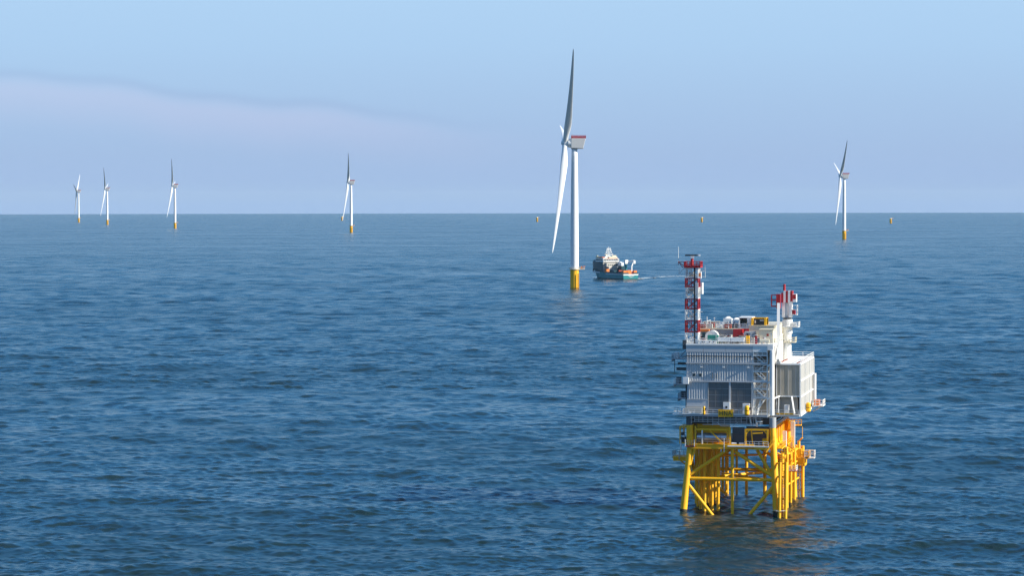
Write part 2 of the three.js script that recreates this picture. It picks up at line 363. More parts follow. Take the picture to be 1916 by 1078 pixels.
const turbineSpots = [
  [53.3, -2368.5, 40, 'large white turbine standing beside the teal ship, biggest of all'],
  [653.6, -5476, 46, 'white turbine standing alone at the far right above a yellow foundation'],
  [-397.8, -6889.2, 44, 'white turbine with a dark upright blade, next to a bare foundation'],
  [-982.3, -8118.1, 38, 'white turbine, tallest of the three grouped at the far left'],
  [-1410, -9703.2, 42, 'middle turbine of the three grouped at the far left'],
  [-1731.4, -11127.5, -46, 'leftmost turbine, farthest off, its white blade raised to the right'],
];
const firstTurbine = makeTurbine(turbineSpots[0][3], [53.3, seaLevel(53.3, 2368.5), -2368.5], 0.0166);
turbineSpots.forEach(([x, z, spin, label], i) => {
  const t = i ? firstTurbine.clone() : firstTurbine;
  if (i) { t.name = numbered('wind_turbine'); t.userData = { ...t.userData, label }; scene.add(t); }
  t.position.set(x, seaLevel(x, z), z);
  t.children.find((c) => c.name === 'hub').rotation.x = spin * Math.PI / 180;
});

// ---------------------------------------------------------------- bare foundations still waiting for a tower
const stumps = [
  [-728.7, -11946, 'bare yellow foundation left of the turbine with the dark upright blade'],
  [99.3, -10942, 'bare yellow foundation on the horizon just left of the biggest turbine'],
  [723.5, -10608.5, 'bare yellow foundation on the horizon above the lattice mast'],
  [1322, -9715.7, 'bare yellow foundation on the horizon right of the lone far right turbine'],
];
let stump0;
stumps.forEach(([x, z, label], i) => {
  let s;
  if (!i) { s = stump0 = thing('turbine_foundation', label, 'foundation', [0, 0, 0], 0.0166, 'bare turbine foundations'); foundationParts(s); S().tube([0, 16.7, 0], [0, 18.6, 0], 3.4, 2.6, 24).build('weather_cover', M.white, s); }
  else { s = stump0.clone(); s.name = numbered('turbine_foundation'); s.userData = { ...stump0.userData, label }; scene.add(s); }
  s.position.set(x, seaLevel(x, z), z);
});

const flecks = (name, label, path, count, spread, seed, size, lift = 0.55) => {              // broken foam on the water, many flat flecks
    const r = rng(seed), pos = [], idx = [];
    for (let i = 0; i < count; i++) {
      const t = Math.pow(r(), 1.5) * (path.length - 1), k = Math.min(path.length - 2, Math.floor(t)), u = t - k, w = spread * (0.4 + 0.6 * t / (path.length - 1));
      const x = path[k][0] + (path[k + 1][0] - path[k][0]) * u + gauss(r) * w * 0.6, z = path[k][1] + (path[k + 1][1] - path[k][1]) * u + gauss(r) * w, a = size * (0.3 + r()), n = 7, b = pos.length / 3, y = seaLevel(x, z) + lift + 0.004 * (i % 40);
      pos.push(x, y + 0.05, z); for (let q = 0; q < n; q++) { const g = q / n * 6.2832, s = a * (0.6 + 0.7 * r()); pos.push(x + Math.cos(g) * s * 1.9, y, z + Math.sin(g) * s); }
      for (let q = 0; q < n; q++) idx.push(b, b + 1 + (q + 1) % n, b + 1 + q);
    }
    const g = new THREE.BufferGeometry(); g.setAttribute('position', new THREE.Float32BufferAttribute(pos, 3)); g.setIndex(idx); g.computeVertexNormals();
    const m = new THREE.Mesh(metricUV(g), M.foam); m.name = name; m.receiveShadow = true; m.userData = { kind: 'stuff', label, category: 'foam' }; scene.add(m);
  };
// ---------------------------------------------------------------- offshore supply ship
function loft(stations) {                              // stations: x, list of [y, half breadth] from keel to deck
  const n = stations[0][1].length, pos = [], idx = [], ring = 2 * n;
  for (const [x, pts] of stations) { for (let k = 0; k < n; k++) pos.push(x, pts[k][0], pts[k][1]); for (let k = n - 1; k >= 0; k--) pos.push(x, pts[k][0], -pts[k][1]); }
  for (let i = 0; i < stations.length - 1; i++) for (let k = 0; k < ring; k++) { const a = i * ring + k, b = i * ring + (k + 1) % ring; idx.push(a, b, a + ring, b, b + ring, a + ring); }
  for (const [base, flip] of [[0, 1], [(stations.length - 1) * ring, 0]]) for (let k = 1; k < ring - 1; k++) flip ? idx.push(base, base + k + 1, base + k) : idx.push(base, base + k, base + k + 1);
  const g = new THREE.BufferGeometry(); g.setAttribute('position', new THREE.Float32BufferAttribute(pos, 3)); g.setIndex(idx);
  const f = g.toNonIndexed(); f.computeVertexNormals(); return f;
}
{
  const ship = thing('supply_ship', 'teal offshore supply ship with white bridge and orange deck cargo, under way', 'ship', [112.5, seaLevel(112.5, 2633), -2634], 115 * Math.PI / 180);
  const hull = S().add(loft([
    [0, [[-3, 4], [-0.5, 7.2], [0.8, 7.7], [5.2, 8]]], [8, [[-4, 5], [-0.5, 7.6], [0.8, 8], [5.3, 8.1]]], [30, [[-4, 6], [-0.5, 8], [0.8, 8.1], [5.6, 8.2]]],
    [46, [[-4, 5], [-0.5, 7.6], [0.8, 8], [6.4, 8.2]]], [58, [[-4, 2], [-0.5, 5.4], [0.8, 6.2], [7, 7.6]]], [64, [[-4, 0.6], [-0.5, 2.8], [0.8, 3.6], [7.2, 6]]], [67, [[-4, 0.05], [-0.5, 0.3], [0.8, 0.8], [7.3, 3.4]]],
  ])).build('hull', M.teal, ship);
  S().add(loft([[-0.02, [[-1.5, 6.8], [0, 7.45], [0.6, 7.64], [0.62, 7.66]]], [8, [[-1.5, 7.1], [0, 7.8], [0.6, 8], [0.62, 8.02]]], [30, [[-1.5, 7.4], [0, 8.05], [0.6, 8.13], [0.62, 8.14]]], [46, [[-1.5, 7.2], [0, 7.85], [0.6, 8], [0.62, 8.02]]], [58, [[-1.5, 4.9], [0, 5.9], [0.6, 6.2], [0.62, 6.22]]], [66.6, [[-1.5, 0.3], [0, 0.9], [0.6, 1.3], [0.62, 1.32]]]])).under('boot_top', M.black, hull);
  S().box(-0.18, 0.1, 4.15, 5.15, -7.9, 7.9).box(0, 36, 4.7, 5.1, -8.32, -8.16).box(0, 36, 4.7, 5.1, 8.16, 8.32).under('white_band', M.white, hull);
  const nm = S(); [[3.6, 3.95, -3, 3.2], [2.9, 3.2, -2.2, 2.3], [2.2, 2.5, -1.2, 1.4]].forEach(([y0, y1, z0, z1], q) => { for (let z = z0; z < z1; z += 0.55) nm.box(-0.2, -0.1, y0, y1 - ((z * 7) % 1 > 0.6 ? 0.12 : 0), z, z + 0.38); });
  nm.under('stern_marking', M.white, hull);
  S().box(2, 36, 5.2, 6.9, -8.15, -7.85).box(2, 36, 5.2, 6.9, 7.85, 8.15).box(0.3, 0.6, 5.2, 6.6, -7.8, -2).box(0.3, 0.6, 5.2, 6.6, 3, 7.8).build('bulwark', M.darkteal, ship);
  S().box(0.6, 44, 5.15, 5.4, -7.7, 7.7).build('aft_deck', M.rust, ship);
  const fo = S().add(loft([
    [43, [[6.2, 8.2], [9, 8.3], [15, 8.3], [16.5, 7.9]]], [54, [[6.6, 7.9], [9, 8.4], [16, 8.4], [17.6, 7.9]]], [62, [[7.2, 7], [9.4, 8], [16.5, 8.1], [18, 7.4]]], [67, [[8, 4.6], [10, 6.4], [16.2, 6.8], [17.6, 6]]], [70, [[9, 2], [11, 3.8], [15.8, 4.4], [16.8, 3.4]]], [71.5, [[10.2, 0.4], [12, 1.2], [15, 1.5], [15.8, 0.8]]],
  ])).build('forecastle', M.darkteal, ship);
  S().box(49, 63, 5.4, 6.7, -8.05, -7.7).build('mooring_recess', M.cladding, ship);
  S().box(66, 68.5, 7.8, 9.6, -5.6, -4.9).tube([67.6, 6.4, -5.9], [67.6, 8.8, -5.6], 0.5, 0.6, 8).under('anchor', M.black, fo);
  const house = S().box(42.4, 43.05, 6, 16.2, -7.9, 7.9).box(37, 42.5, 5.3, 11.6, -4.4, 4.8).box(38.5, 43, 11.6, 15, -6, 6.4).build('deckhouse', M.concrete, ship);
  const win = S(); for (let k = 0; k < 6; k++) win.box(42.3, 42.42, 12.9, 14, -7 + k * 0.5, -6.7 + k * 0.5); for (let k = 0; k < 5; k++) win.box(38.4, 38.52, 12.6, 13.6, -4.8 + k * 2.1, -3.6 + k * 2.1); win.box(36.9, 37.05, 5.6, 8.2, -3.2, -1.6).box(36.9, 37.05, 5.6, 7.6, 1, 3.4); win.under('window', M.glass, house);
  S().box(35, 39, 5.4, 9.4, -7.9, -5).build('rescue_boat', M.orange, ship);
  const bridge = S().box(41, 57, 16.2, 19.2, -8.6, 8.6).box(42, 55, 19.2, 20.1, -7.4, 7.4).box(44, 52, 20.1, 21.6, -4.6, 5.2).build('bridge', M.white, ship);
  const bw = S(); for (let k = 0; k < 9; k++) bw.box(40.9, 41.06, 17.3, 18.7, -8.2 + k * 1.85, -6.8 + k * 1.85); for (let k = 0; k < 6; k++) bw.box(42.4 + k * 2.4, 44.3 + k * 2.4, 17.3, 18.7, -8.68, -8.56); bw.under('window', M.glass, bridge);
  S().box(44, 54, 20.1, 20.6, -8.2, -4.7).box(40.7, 44, 19.25, 19.6, -6.8, 7).under('orange_trim', M.orange, bridge);
  S().box(50, 58, 19.2, 21.2, -8, -5.2).box(41, 43.6, 19.65, 21.2, -2, 6.6).under('bridge_locker', M.beige, bridge);
  S().box(42.5, 44, 20.2, 22.4, 2.2, 6.2).box(45, 46, 21.6, 23.6, -3.4, -2).box(56, 57, 19.2, 22.2, -7.8, -6.4).under('deck_locker', M.beige, bridge);
  const mast = S().tube([47, 21.4, 0.4], [47, 30.6, 0.4], 0.55, 0.25, 8).tube([49, 21.4, 0.4], [47, 27, 0.4], 0.3, 0.25, 6).build('mast', M.white, ship);
  const yd = S(); [[22.8, 4.4], [24.8, 3.2], [26.6, 2.6], [28.2, 2]].forEach(([y, w]) => yd.box(46.6, 47.4, y, y + 0.5, 0.4 - w, 0.4 + w).box(46.4, 47.6, y + 0.5, y + 1.1, 0.4 + w - 0.9, 0.4 + w).box(46.4, 47.6, y + 0.5, y + 1, 0.4 - w, 0.4 - w + 0.8)); yd.under('mast_yard', M.white, mast);
  S().tube([46.8, 27.5, 0.5], [39, 17, 7], 0.14, 0.14, 5).under('stay_wire', M.grey, mast);
  S().box(26, 33, 5.4, 12.4, 3.6, 7.6).box(33, 37, 5.4, 10.6, 4.8, 7.8).build('funnel_casing', M.darkteal, ship);
  S().box(29, 35, 12.4, 15.6, 5, 7.4).box(34, 38, 10.6, 16.2, 6, 8).build('exhaust_block', M.white, ship);
  S().box(21, 26, 5.4, 8.4, -7, -4).box(21, 24, 5.4, 9.4, 3, 6.4).build('deck_winch', M.darkteal, ship);
  S().box(19, 20.5, 5.4, 8.6, -3, 1.4).box(14.6, 17, 5.4, 7.6, -5, -1).build('deck_equipment', M.rust, ship);
  for (const [x0, x1, z0, z1, h] of [[1.4, 5.6, -6.9, -3.4, 8.6], [2, 6, -2.6, 1.6, 8.9], [1.2, 5, 4.2, 7.2, 8.5]]) S().box(x0, x1, 5.4, h, z0, z1).build('cargo_basket', M.orange, ship);
  const cr = S().tube([11, 5.4, 0.6], [11, 14.8, 0.6], 1.15, 1, 14).build('crane_pedestal', M.teal, ship);
  S().box(9.6, 12.4, 14.8, 18.6, -0.9, 2.2).tube([10.4, 16.6, 2.2], [6, 18, 5.8], 0.5, 0.4, 6).under('crane_house', M.white, cr);
  S().bar([4, 5.4, 3.1], [4, 13.2, 3.1], 0.8).bar([4, 13, 3.1], [4.4, 18.2, 5.8], 0.9).box(3.4, 5.2, 15, 18, 4.8, 6.8).build('stern_mast', M.white, ship);
  S().rail([[36, 16.4, -8], [42, 16.4, -8], [42, 16.4, 8]], 1.2, 2, 0.18).build('railing', M.white, ship);

  flecks('ship_wake', 'pale broken foam trailing right from the ship stern', [[119, -2640], [126, -2662], [136, -2690], [149, -2716], [163, -2736], [180, -2750]], 420, 7, 8, 0.75);
  flecks('bow_foam', 'small white foam patch at the ship bow', [[86, -2688], [83, -2700], [80, -2706]], 60, 2.5, 12, 0.6);
}

// ---------------------------------------------------------------- offshore substation: everything below is written in its own axes
// x along the narrow front face to the right, y up from the sea, z towards the viewer (0 = front face)
const TURN = -12 * Math.PI / 180, ORIGIN = V(52.3, -0.03, -667.5);
function onPlatform(name, label, category, origin, group) {
  const p = V(...origin).applyAxisAngle(V(0, 1, 0), TURN).add(ORIGIN), t = thing(name, label, category, p.toArray(), TURN, group);
  t.userData.origin = origin; return t;
}
function corrugated(x0, x1, y0, y1, z, pitch = 0.62, depth = 0.15) {    // trapezoid sheet in the xy plane facing +z
  const n = Math.max(1, Math.round((x1 - x0) / pitch)), p = (x1 - x0) / n, pos = [], idx = [], line = [];
  for (let k = 0; k < n; k++) { const a = x0 + k * p; line.push([a, z], [a + p * 0.3, z], [a + p * 0.42, z + depth], [a + p * 0.7, z + depth]); } line.push([x1, z]);
  line.forEach(([x, zz]) => pos.push(x, y0, zz, x, y1, zz));
  for (let k = 0; k < line.length - 1; k++) idx.push(2 * k, 2 * k + 2, 2 * k + 1, 2 * k + 1, 2 * k + 2, 2 * k + 3);
  const g = new THREE.BufferGeometry(); g.setAttribute('position', new THREE.Float32BufferAttribute(pos, 3)); g.setIndex(idx); const f = g.toNonIndexed(); f.computeVertexNormals(); return f;
}

// ---- jacket
{
  const J = onPlatform('steel_jacket', 'yellow steel jacket of legs, braces and tubes standing in the sea', 'jacket', [0, 0, -14]);
  const legs = { FL: [[-11.4, -5, 2.2], [-9.55, 15.5, 0]], FR: [[11.75, -5, 2.2], [10.3, 20, 0]], RL: [[-11.3, -5, -30], [-9.9, 20, -28]], RR: [[12.9, -5, -30], [10.5, 20, -28]] };
  const leg = {};
  for (const k in legs) leg[k] = S().tube(legs[k][0], legs[k][1], 0.86, 0.8, 20).build('leg', M.yellow, J);
  for (const k in legs) { const [a, b] = legs[k], q = (y) => a.map((v, i) => v + (b[i] - v) * (y + 5) / (b[1] + 5)); S().tube(q(-1.5), q(0.15), 0.89, 0.885, 20).under('marine_growth', M.growth, leg[k]); }
  S().tube([-9.6, 15.5, 0], [-9.7, 20.4, 0], 0.85, 0.85, 18).build('leg_extension', M.yellow, J);
  for (const y of [7.2, 1.4, 4.2]) { const t = (y + 5) / 25, c = legs.FR[0].map((v, i) => v + (legs.FR[1][i] - v) * t); S().tube([c[0], y - 0.16, c[2]], [c[0], y + 0.16, c[2]], 0.95, 0.95, 20).under('leg_collar', M.yellow, leg.FR); }
  const at = (k, y) => { const [a, b] = legs[k], t = (y - a[1]) / (b[1] - a[1]); return a.map((v, i) => v + (b[i] - v) * t); };
  const brace = (a, b, r = 0.42) => S().tube(a, b, r, r, 12).build('brace', M.yellow, J);
  brace(at('FL', 7.5), at('FR', 7.5)); brace(at('FL', 8), [-0.6, 14.5, 0.1]); brace(at('FR', 8), [0.6, 14.5, 0.1]); brace([6.6, 14.6, 0.2], at('FR', 7.4), 0.4);
  brace(at('FL', 6.6), [-3.6, -1.6, 2]); brace(at('FR', 6.6), [3.9, -2.2, 2]);
  brace(at('RL', 7), at('RR', 7)); brace(at('RL', 7.4), [0, 14.5, -28.4]); brace(at('RR', 7.4), [0.8, 14.5, -28.4]); brace(at('RL', 6), [0, -4, -30]); brace(at('RR', 6), [1, -4, -30]);
  brace(at('FL', 7), at('RL', 7)); brace(at('FR', 7), at('RR', 7)); brace(at('FL', 14), [-10.6, 7.2, -14.5]); brace([-10.6, 7.2, -14.5], at('RL', 14)); brace(at('FR', 13.5), [11.2, 7.1, -14.5]); brace([11.2, 7.1, -14.5], at('RR', 13.5)); brace(at('FR', 6.6), [11.8, -3, -14.5]); brace([11.8, -3, -14.5], at('RR', 6.6));
  brace(at('FL', 7.2), at('RR', 7.2), 0.36); brace(at('FR', 7.2), [-4, 7.2, -16], 0.36);
  // conductors and cable tubes hanging from the deck
  for (const [x, b, r] of [[-9.33, 8, 0.34], [-7.64, 3.6, 0.36], [-6.4, 2, 0.4], [-6.7, 11, 0.38], [-8.76, 21.8, 0.4], [-8.7, 27, 0.36], [-4.7, 3, 0.34], [-3.1, 2.1, 0.36], [-5.7, 16, 0.36], [-6.1, 25.5, 0.34], [-8.2, 12.5, 0.36], [-7.5, 7, 0.4], [-6.2, 33.5, 0.34], [-5.1, 34, 0.34], [-4.1, 24, 0.3], [-7.2, 17, 0.42], [-0.07, 32.5, 0.38], [5.2, 27.2, 0.44], [-2.6, 33, 0.3]])
    S().tube([x, -5, -b], [x, 14.9, -b], r, r, 12).build('cable_tube', M.yellow, J);
  S().tube([0.75, -5, 0.9], [0.75, 15, 0.9], 0.36, 0.36, 14).build('cable_tube', M.yellow, J);
  brace([-8.4, 14.8, 0.6], at('FL', 8.4), 0.3); brace([-9, 10.6, -9], [-4, 10.6, -3], 0.26); brace([-9.6, 11, -20], [5, 11, -27], 0.26);
  for (const [x, b, r] of [[-8.6, 5.4, 0.3], [-7.0, 5.2, 0.28], [-5.6, 6, 0.3], [-6.9, 21, 0.34], [-7.8, 24.5, 0.3], [-5.3, 20.4, 0.3], [-3.4, 29.5, 0.3]]) S().tube([x, -5, -b], [x, 14.9, -b], r, r, 10).build('cable_tube', M.yellow, J);
  // deck girder and plate of the jacket top
  S().box(-9.4, 6.0, 14.75, 15.05, 0.95, 1.2).box(-9.4, 6.0, 15.05, 15.75, 1.0, 1.12).box(-9.4, 6.0, 15.75, 15.95, 0.85, 1.25).build('deck_girder', M.yellow, J);
  S().box(-10.2, 10.6, 15.0, 15.5, 0.85, -36).box(-10.2, 10.6, 14.4, 15, -9, -9.5).box(-10.2, 10.6, 14.4, 15, -18, -18.5).box(-10.2, 10.6, 14.4, 15, -27, -27.5).build('cable_deck', M.yellow, J);
  S().box(6.1, 9.6, 14.75, 15.4, 0.95, 1.9).build('deck_girder', M.yellow, J);
  S().box(-0.3, 9.6, 15.42, 15.66, 0.9, 2.1).build('walkway', M.white, J);
  // left equipment bay: frame round a lying steel tank
  const fr = S().bar([-8.2, 19.4, 0.6], [0.2, 19.4, 0.6], 0.3, 0.42).bar([0.1, 15.7, 0.6], [0.1, 20, 0.6], 0.42).bar([-0.6, 15.7, 0.3], [-0.6, 19.4, 0.3], 0.3).bar([-5.0, 19.4, 0.7], [-1.4, 15.9, 0.7], 0.28).bar([0, 18.1, 0.6], [-1.1, 19.3, 0.6], 0.24).bar([-8.3, 15.7, 0.2], [-8.3, 20.2, 0.2], 0.4);
  fr.build('bay_frame', M.yellow, J);
  S().bar([-6.6, 15.7, 0.7], [-6.6, 19.2, 0.7], 0.3).build('bay_post', M.white, J);
  const tank = S().tube([-8, 17.4, -1.1], [-0.6, 17.4, -1.1], 1.0, 1.0, 24).build('lying_tank', M.steel, J);
  S().tube([-6.2, 17.4, -1.1], [-6.0, 17.4, -1.1], 1.05, 1.05, 24).tube([-2.4, 17.4, -1.1], [-2.2, 17.4, -1.1], 1.05, 1.05, 24).under('tank_band', M.grey, tank);
  S().box(-9.5, -9.2, 15.5, 20.4, -3, -35).box(-8.4, -0.4, 15.5, 20.4, -3.2, -3.4).build('bay_wall', M.yellow, J);
  S().box(0.5, 3.4, 15.5, 19.9, -0.9, -1.2).box(0.4, 3.6, 18.2, 18.4, -0.7, -1.2).build('dark_cabinet', M.dark, J);
  S().tube([0.5, 16.1, 0.5], [1.7, 16.1, 0.5], 0.28).tube([2.3, 16.1, 0.5], [3.4, 16.1, 0.5], 0.28).build('lagged_pipe', M.white, J);
  S().box(3.6, 9.4, 15.5, 20.0, -3.0, -3.3).build('bay_wall', M.dark, J);
  const rf = S(); for (const x of [3.9, 9.2]) rf.bar([x, 15.6, 0.7], [x, 19.6, 0.7], 0.42); rf.bar([3.7, 19.5, 0.7], [9.4, 19.5, 0.7], 0.4).bar([3.9, 18.3, 0.7], [4.8, 19.4, 0.7], 0.24).bar([9.2, 18.3, 0.7], [8.2, 19.4, 0.7], 0.24).bar([5.2, 19.4, 0.4], [5.6, 15.8, 0.4], 0.26).bar([5.6, 18.6, 0.9], [8, 18.8, 0.9], 0.3).build('bay_frame', M.yellow, J);
  S().tube([7.9, 16.5, -0.3], [8.9, 16.5, -0.3], 0.9, 0.9, 18).build('cable_reel', M.yellow, J);
  // right side wall of the cable deck with deep panels
  const rw = S().box(10.0, 10.2, 15.5, 20.2, -1.2, -27.6).build('side_wall', M.yellow, J);
  for (let k = 0; k < 6; k++) S().box(10.2, 10.5, 15.6, 20.1, -1.6 - k * 5.1, -2.1 - k * 5.1).under('wall_rib', M.yellow, rw);
  S().box(10.15, 10.45, 19.8, 20.2, -1.2, -27.6).under('wall_rib', M.yellow, rw);
  for (const k of [1, 2, 3]) S().box(10.2, 10.26, 16.6, 19.2, -3 - k * 5.1, -6 - k * 5.1).under('wall_door', M.orange, rw);
  // handrails
  S().rail([[-10.6, 15.5, 1.4], [-8.4, 15.5, 1.4]], 1.1, 0.7, 0.06).rail([[-8.0, 15.95, 1.2], [0.1, 15.95, 1.2]], 1.1, 1.4, 0.06).build('railing', M.grey, J);
  S().rail([[3.9, 15.66, 2.05], [9.5, 15.66, 2.05]], 1.1, 1.2, 0.08).bar([-10.6, 15.3, 1.5], [-10.6, 17, 1.5], 0.16).bar([-8.4, 15.3, 1.5], [-8.4, 17, 1.5], 0.16).bar([-1.2, 14, 1.4], [-1.2, 17.4, 1.4], 0.14).build('railing', M.white, J);
  S().box(-10.7, -8.3, 15.2, 15.5, -1, 1.5).build('side_platform', M.rust, J);
  // left balconies
  S().box(-14.6, -10.4, 11.9, 12.25, -4, -9).box(-14.4, -10.4, 11.2, 11.9, -4.2, -4.6).bar([-14.2, 12, -6.5], [-10.6, 9.4, -6.5], 0.3).build('side_balcony', M.yellow, J);
  S().rail([[-10.6, 12.25, -4.1], [-14.5, 12.25, -4.1], [-14.5, 12.25, -8.9], [-10.6, 12.25, -8.9]], 1.2, 1.0, 0.08).bar([-14.5, 12, -4], [-14.5, 13.8, -4], 0.14).bar([-12.9, 11.6, -4], [-12.9, 13.6, -4], 0.16).build('railing', M.grey, J);
  S().box(-12.6, -9.6, 15.6, 15.9, -2, -9).bar([-12.4, 15.8, -2.2], [-12.4, 19.8, -2.2], 0.3).bar([-12.4, 15.8, -8.6], [-12.4, 19.8, -8.6], 0.3).box(-12.6, -9.6, 19.5, 19.8, -2, -9).build('side_balcony', M.yellow, J);
  S().box(-12.3, -11, 15.9, 17.2, -3, -4.2).box(-12.2, -11.4, 17.6, 18.4, -2.4, -3.2).build('junction_box', M.dark, J);
  S().bar([-12.2, 14, -1.9], [-12.2, 16.6, -1.9], 0.3).box(-11.8, -11.3, 17.2, 17.7, -1.9, -2.2).build('life_buoy_post', M.white, J);
  // right side: caissons, ladders, boat landings, stairs
  for (const [x, z] of [[12.35, 3.8], [13.8, 3.6]]) S().tube([x, -5, z], [x + 0.05, 12.0, z - 1.2], 0.36, 0.36, 12).build('boat_bumper', M.yellow, J);
  const ld = S(); for (let y = -1; y < 15; y += 0.6) ld.bar([12.75, y, 2.7], [13.4, y, 2.7], 0.09); ld.bar([12.75, -2, 2.7], [12.75, 15.3, 2.2], 0.12).bar([13.4, -2, 2.7], [13.4, 15.3, 2.2], 0.12).build('ladder', M.yellow, J);
  for (const [y, z] of [[3.2, 2.9], [8.4, 2.4], [11.6, 2.2]]) S().tube([11, y, z - 1.2], [13.9, y, z], 0.24).build('bumper_strut', M.yellow, J);
  S().tube([13.0, -3, 2.6], [12.9, 8, 2.2], 0.12).build('hose', M.rust, J);
  for (const [x, b, r] of [[12.34, 18, 0.44], [12.5, 31.5, 0.4], [14.4, 29.5, 0.42], [12.1, 12, 0.38], [11.9, 6, 0.34], [12.5, 24, 0.4], [13.4, 31, 0.2]]) S().tube([x, -5, -b], [x, 13.2, -b], r, r, 12).build('caisson', M.yellow, J);
  for (const y of [2, 6.5, 10.5]) S().box(12.4, 14.5, y - 0.16, y + 0.16, -29.4, -29.8).build('bumper_strut', M.yellow, J);
  const l2 = S(); for (let y = 0; y < 12; y += 0.6) l2.bar([13.1, y, -29.2], [13.7, y, -29.2], 0.1); l2.bar([13.1, 0, -29.2], [13.1, 12, -29.2], 0.12).bar([13.7, 0, -29.2], [13.7, 12, -29.2], 0.12).build('ladder', M.grey, J);
  const bl = S().box(12, 16.2, 10.2, 10.5, -26, -31).box(12, 15.2, 8.6, 10.2, -26.2, -26.6).box(14.9, 15.3, 8.4, 10.4, -26, -31).box(12.2, 15.2, 8.5, 8.8, -26, -31).build('boat_landing', M.yellow, J);
  S().rail([[12.2, 10.5, -26.1], [16.1, 10.5, -26.1], [16.1, 10.5, -30.9]], 1.5, 0.9, 0.16).under('railing', M.yellow, bl);
  S().rail([[15.2, 10.5, -26], [17.6, 10.5, -26], [17.6, 10.5, -29], [15.2, 10.5, -29]], 1.7, 1.2, 0.13).box(15.2, 17.6, 10.3, 10.5, -26, -29).under('railing', M.white, bl);
  S().tube([13.6, 10.5, -28], [13.6, 14.6, -28], 0.42, 0.34, 12).bar([13.6, 14.4, -28], [14.6, 15.4, -27], 0.3).tube([14.6, 15.2, -27], [14.6, 18.2, -27], 0.06).box(13, 14.4, 10.5, 12.6, -27, -28.4).build('davit_crane', M.yellow, J);
  S().bar([12.6, 13.2, -23.5], [12.6, 19.6, -23.5], 1.0).build('white_cabinet', M.white, J);
  S().bar([11.8, 12.6, -12.5], [11.8, 18.2, -12.5], 0.9).build('white_cabinet', M.white, J);
  S().stairs([13.0, 8.8, -12], [12.4, 15.4, -21], 1.2, [1, 0, 0]).build('stair', M.yellow, J);
  const gp = S().box(11.6, 15, 8.6, 8.85, -9, -13).build('landing', M.rust, J);
  S().rail([[11.7, 8.85, -9.1], [14.9, 8.85, -9.1], [14.9, 8.85, -12.9]], 1.1, 0.9, 0.12, 0.2).under('railing', M.white, gp);
  S().box(10.4, 12.6, 14.9, 15.2, 0.6, -8).box(10.4, 12.4, 14.7, 15, -14, -27).build('side_platform', M.yellow, J);
  S().rail([[12.5, 15.2, 0.5], [12.5, 15.2, -8]], 1.1, 1.2, 0.1).rail([[12.4, 15, -14], [12.4, 15, -27]], 1.1, 1.3, 0.1).build('railing', M.yellow, J);
  S().stairs([9.0, 14.2, 1.6], [11.0, 17.0, 1.2], 0.9, [0, 0, 1]).build('stair', M.yellow, J);
  for (const [x, y, b] of [[12.0, 13, 10], [11.8, 12, 16], [11.6, 12.6, 4]]) S().tube([x - 0.6, y, -b], [x + 0.6, y, -b], 0.5, 0.4, 10).build('pipe_flange', M.orange, J);
  for (const [x0, x1, y0, y1, z0, z1] of [[11.7, 12.4, 9.2, 13.4, -3, -6.4], [12.1, 12.5, 9.0, 12.6, -17, -20], [11.9, 12.9, 12.2, 14.6, -7.6, -10.6]]) { const p = S().box(x0, x1, y0, y1, z0, z1).build('fender_panel', M.yellow, J); const rg = S(); for (let y = y0 + 0.3; y < y1; y += 0.5) rg.box(x0 + 0.05, x1 - 0.05, y, y + 0.12, z0, z0 + 0.08); rg.under('rung', M.dark, p); }
  for (const b of [3.6, 9, 14.6, 21.5, 26.5]) S().tube([11.1, 13.6, -b], [13.0, 12.4, -b], 0.26).build('bumper_strut', M.yellow, J);
  for (const y of [5.2, 9.6, 12.6]) S().tube([12.4, y, -6], [13.4, y, -29], 0.22).build('bumper_rail', M.yellow, J);
  for (const [x, b, r] of [[12.9, 8, 0.34], [13.0, 15, 0.32], [13.3, 21, 0.36], [12.7, 27, 0.4]]) S().tube([x, -5, -b], [x, 13.0, -b], r, r, 12).build('caisson', M.yellow, J);
  S().stairs([12.9, 10.5, -26.2], [12.2, 15.2, -20.6], 1.1, [1, 0, 0]).build('stair', M.yellow, J);
  S().box(11.2, 12.6, 17.6, 19.6, -25.4, -27.6).rail([[10.8, 18.6, -28.6], [14.2, 18.6, -28.6]], 1.2, 0.8, 0.14).box(10.8, 14.2, 18.3, 18.6, -27.4, -29).build('upper_balcony', M.yellow, J);
}

{
  const w = (x, z) => { const p = V(x, 0, z).applyAxisAngle(V(0, 1, 0), TURN).add(ORIGIN); return [p.x, p.z]; };
  flecks('leg_foam', 'small white wash round the front right leg and bumpers', [w(11.2, 2.6), w(12.6, 3.6), w(13.9, 3.2)], 46, 0.7, 61, 0.16, 0.35);
}
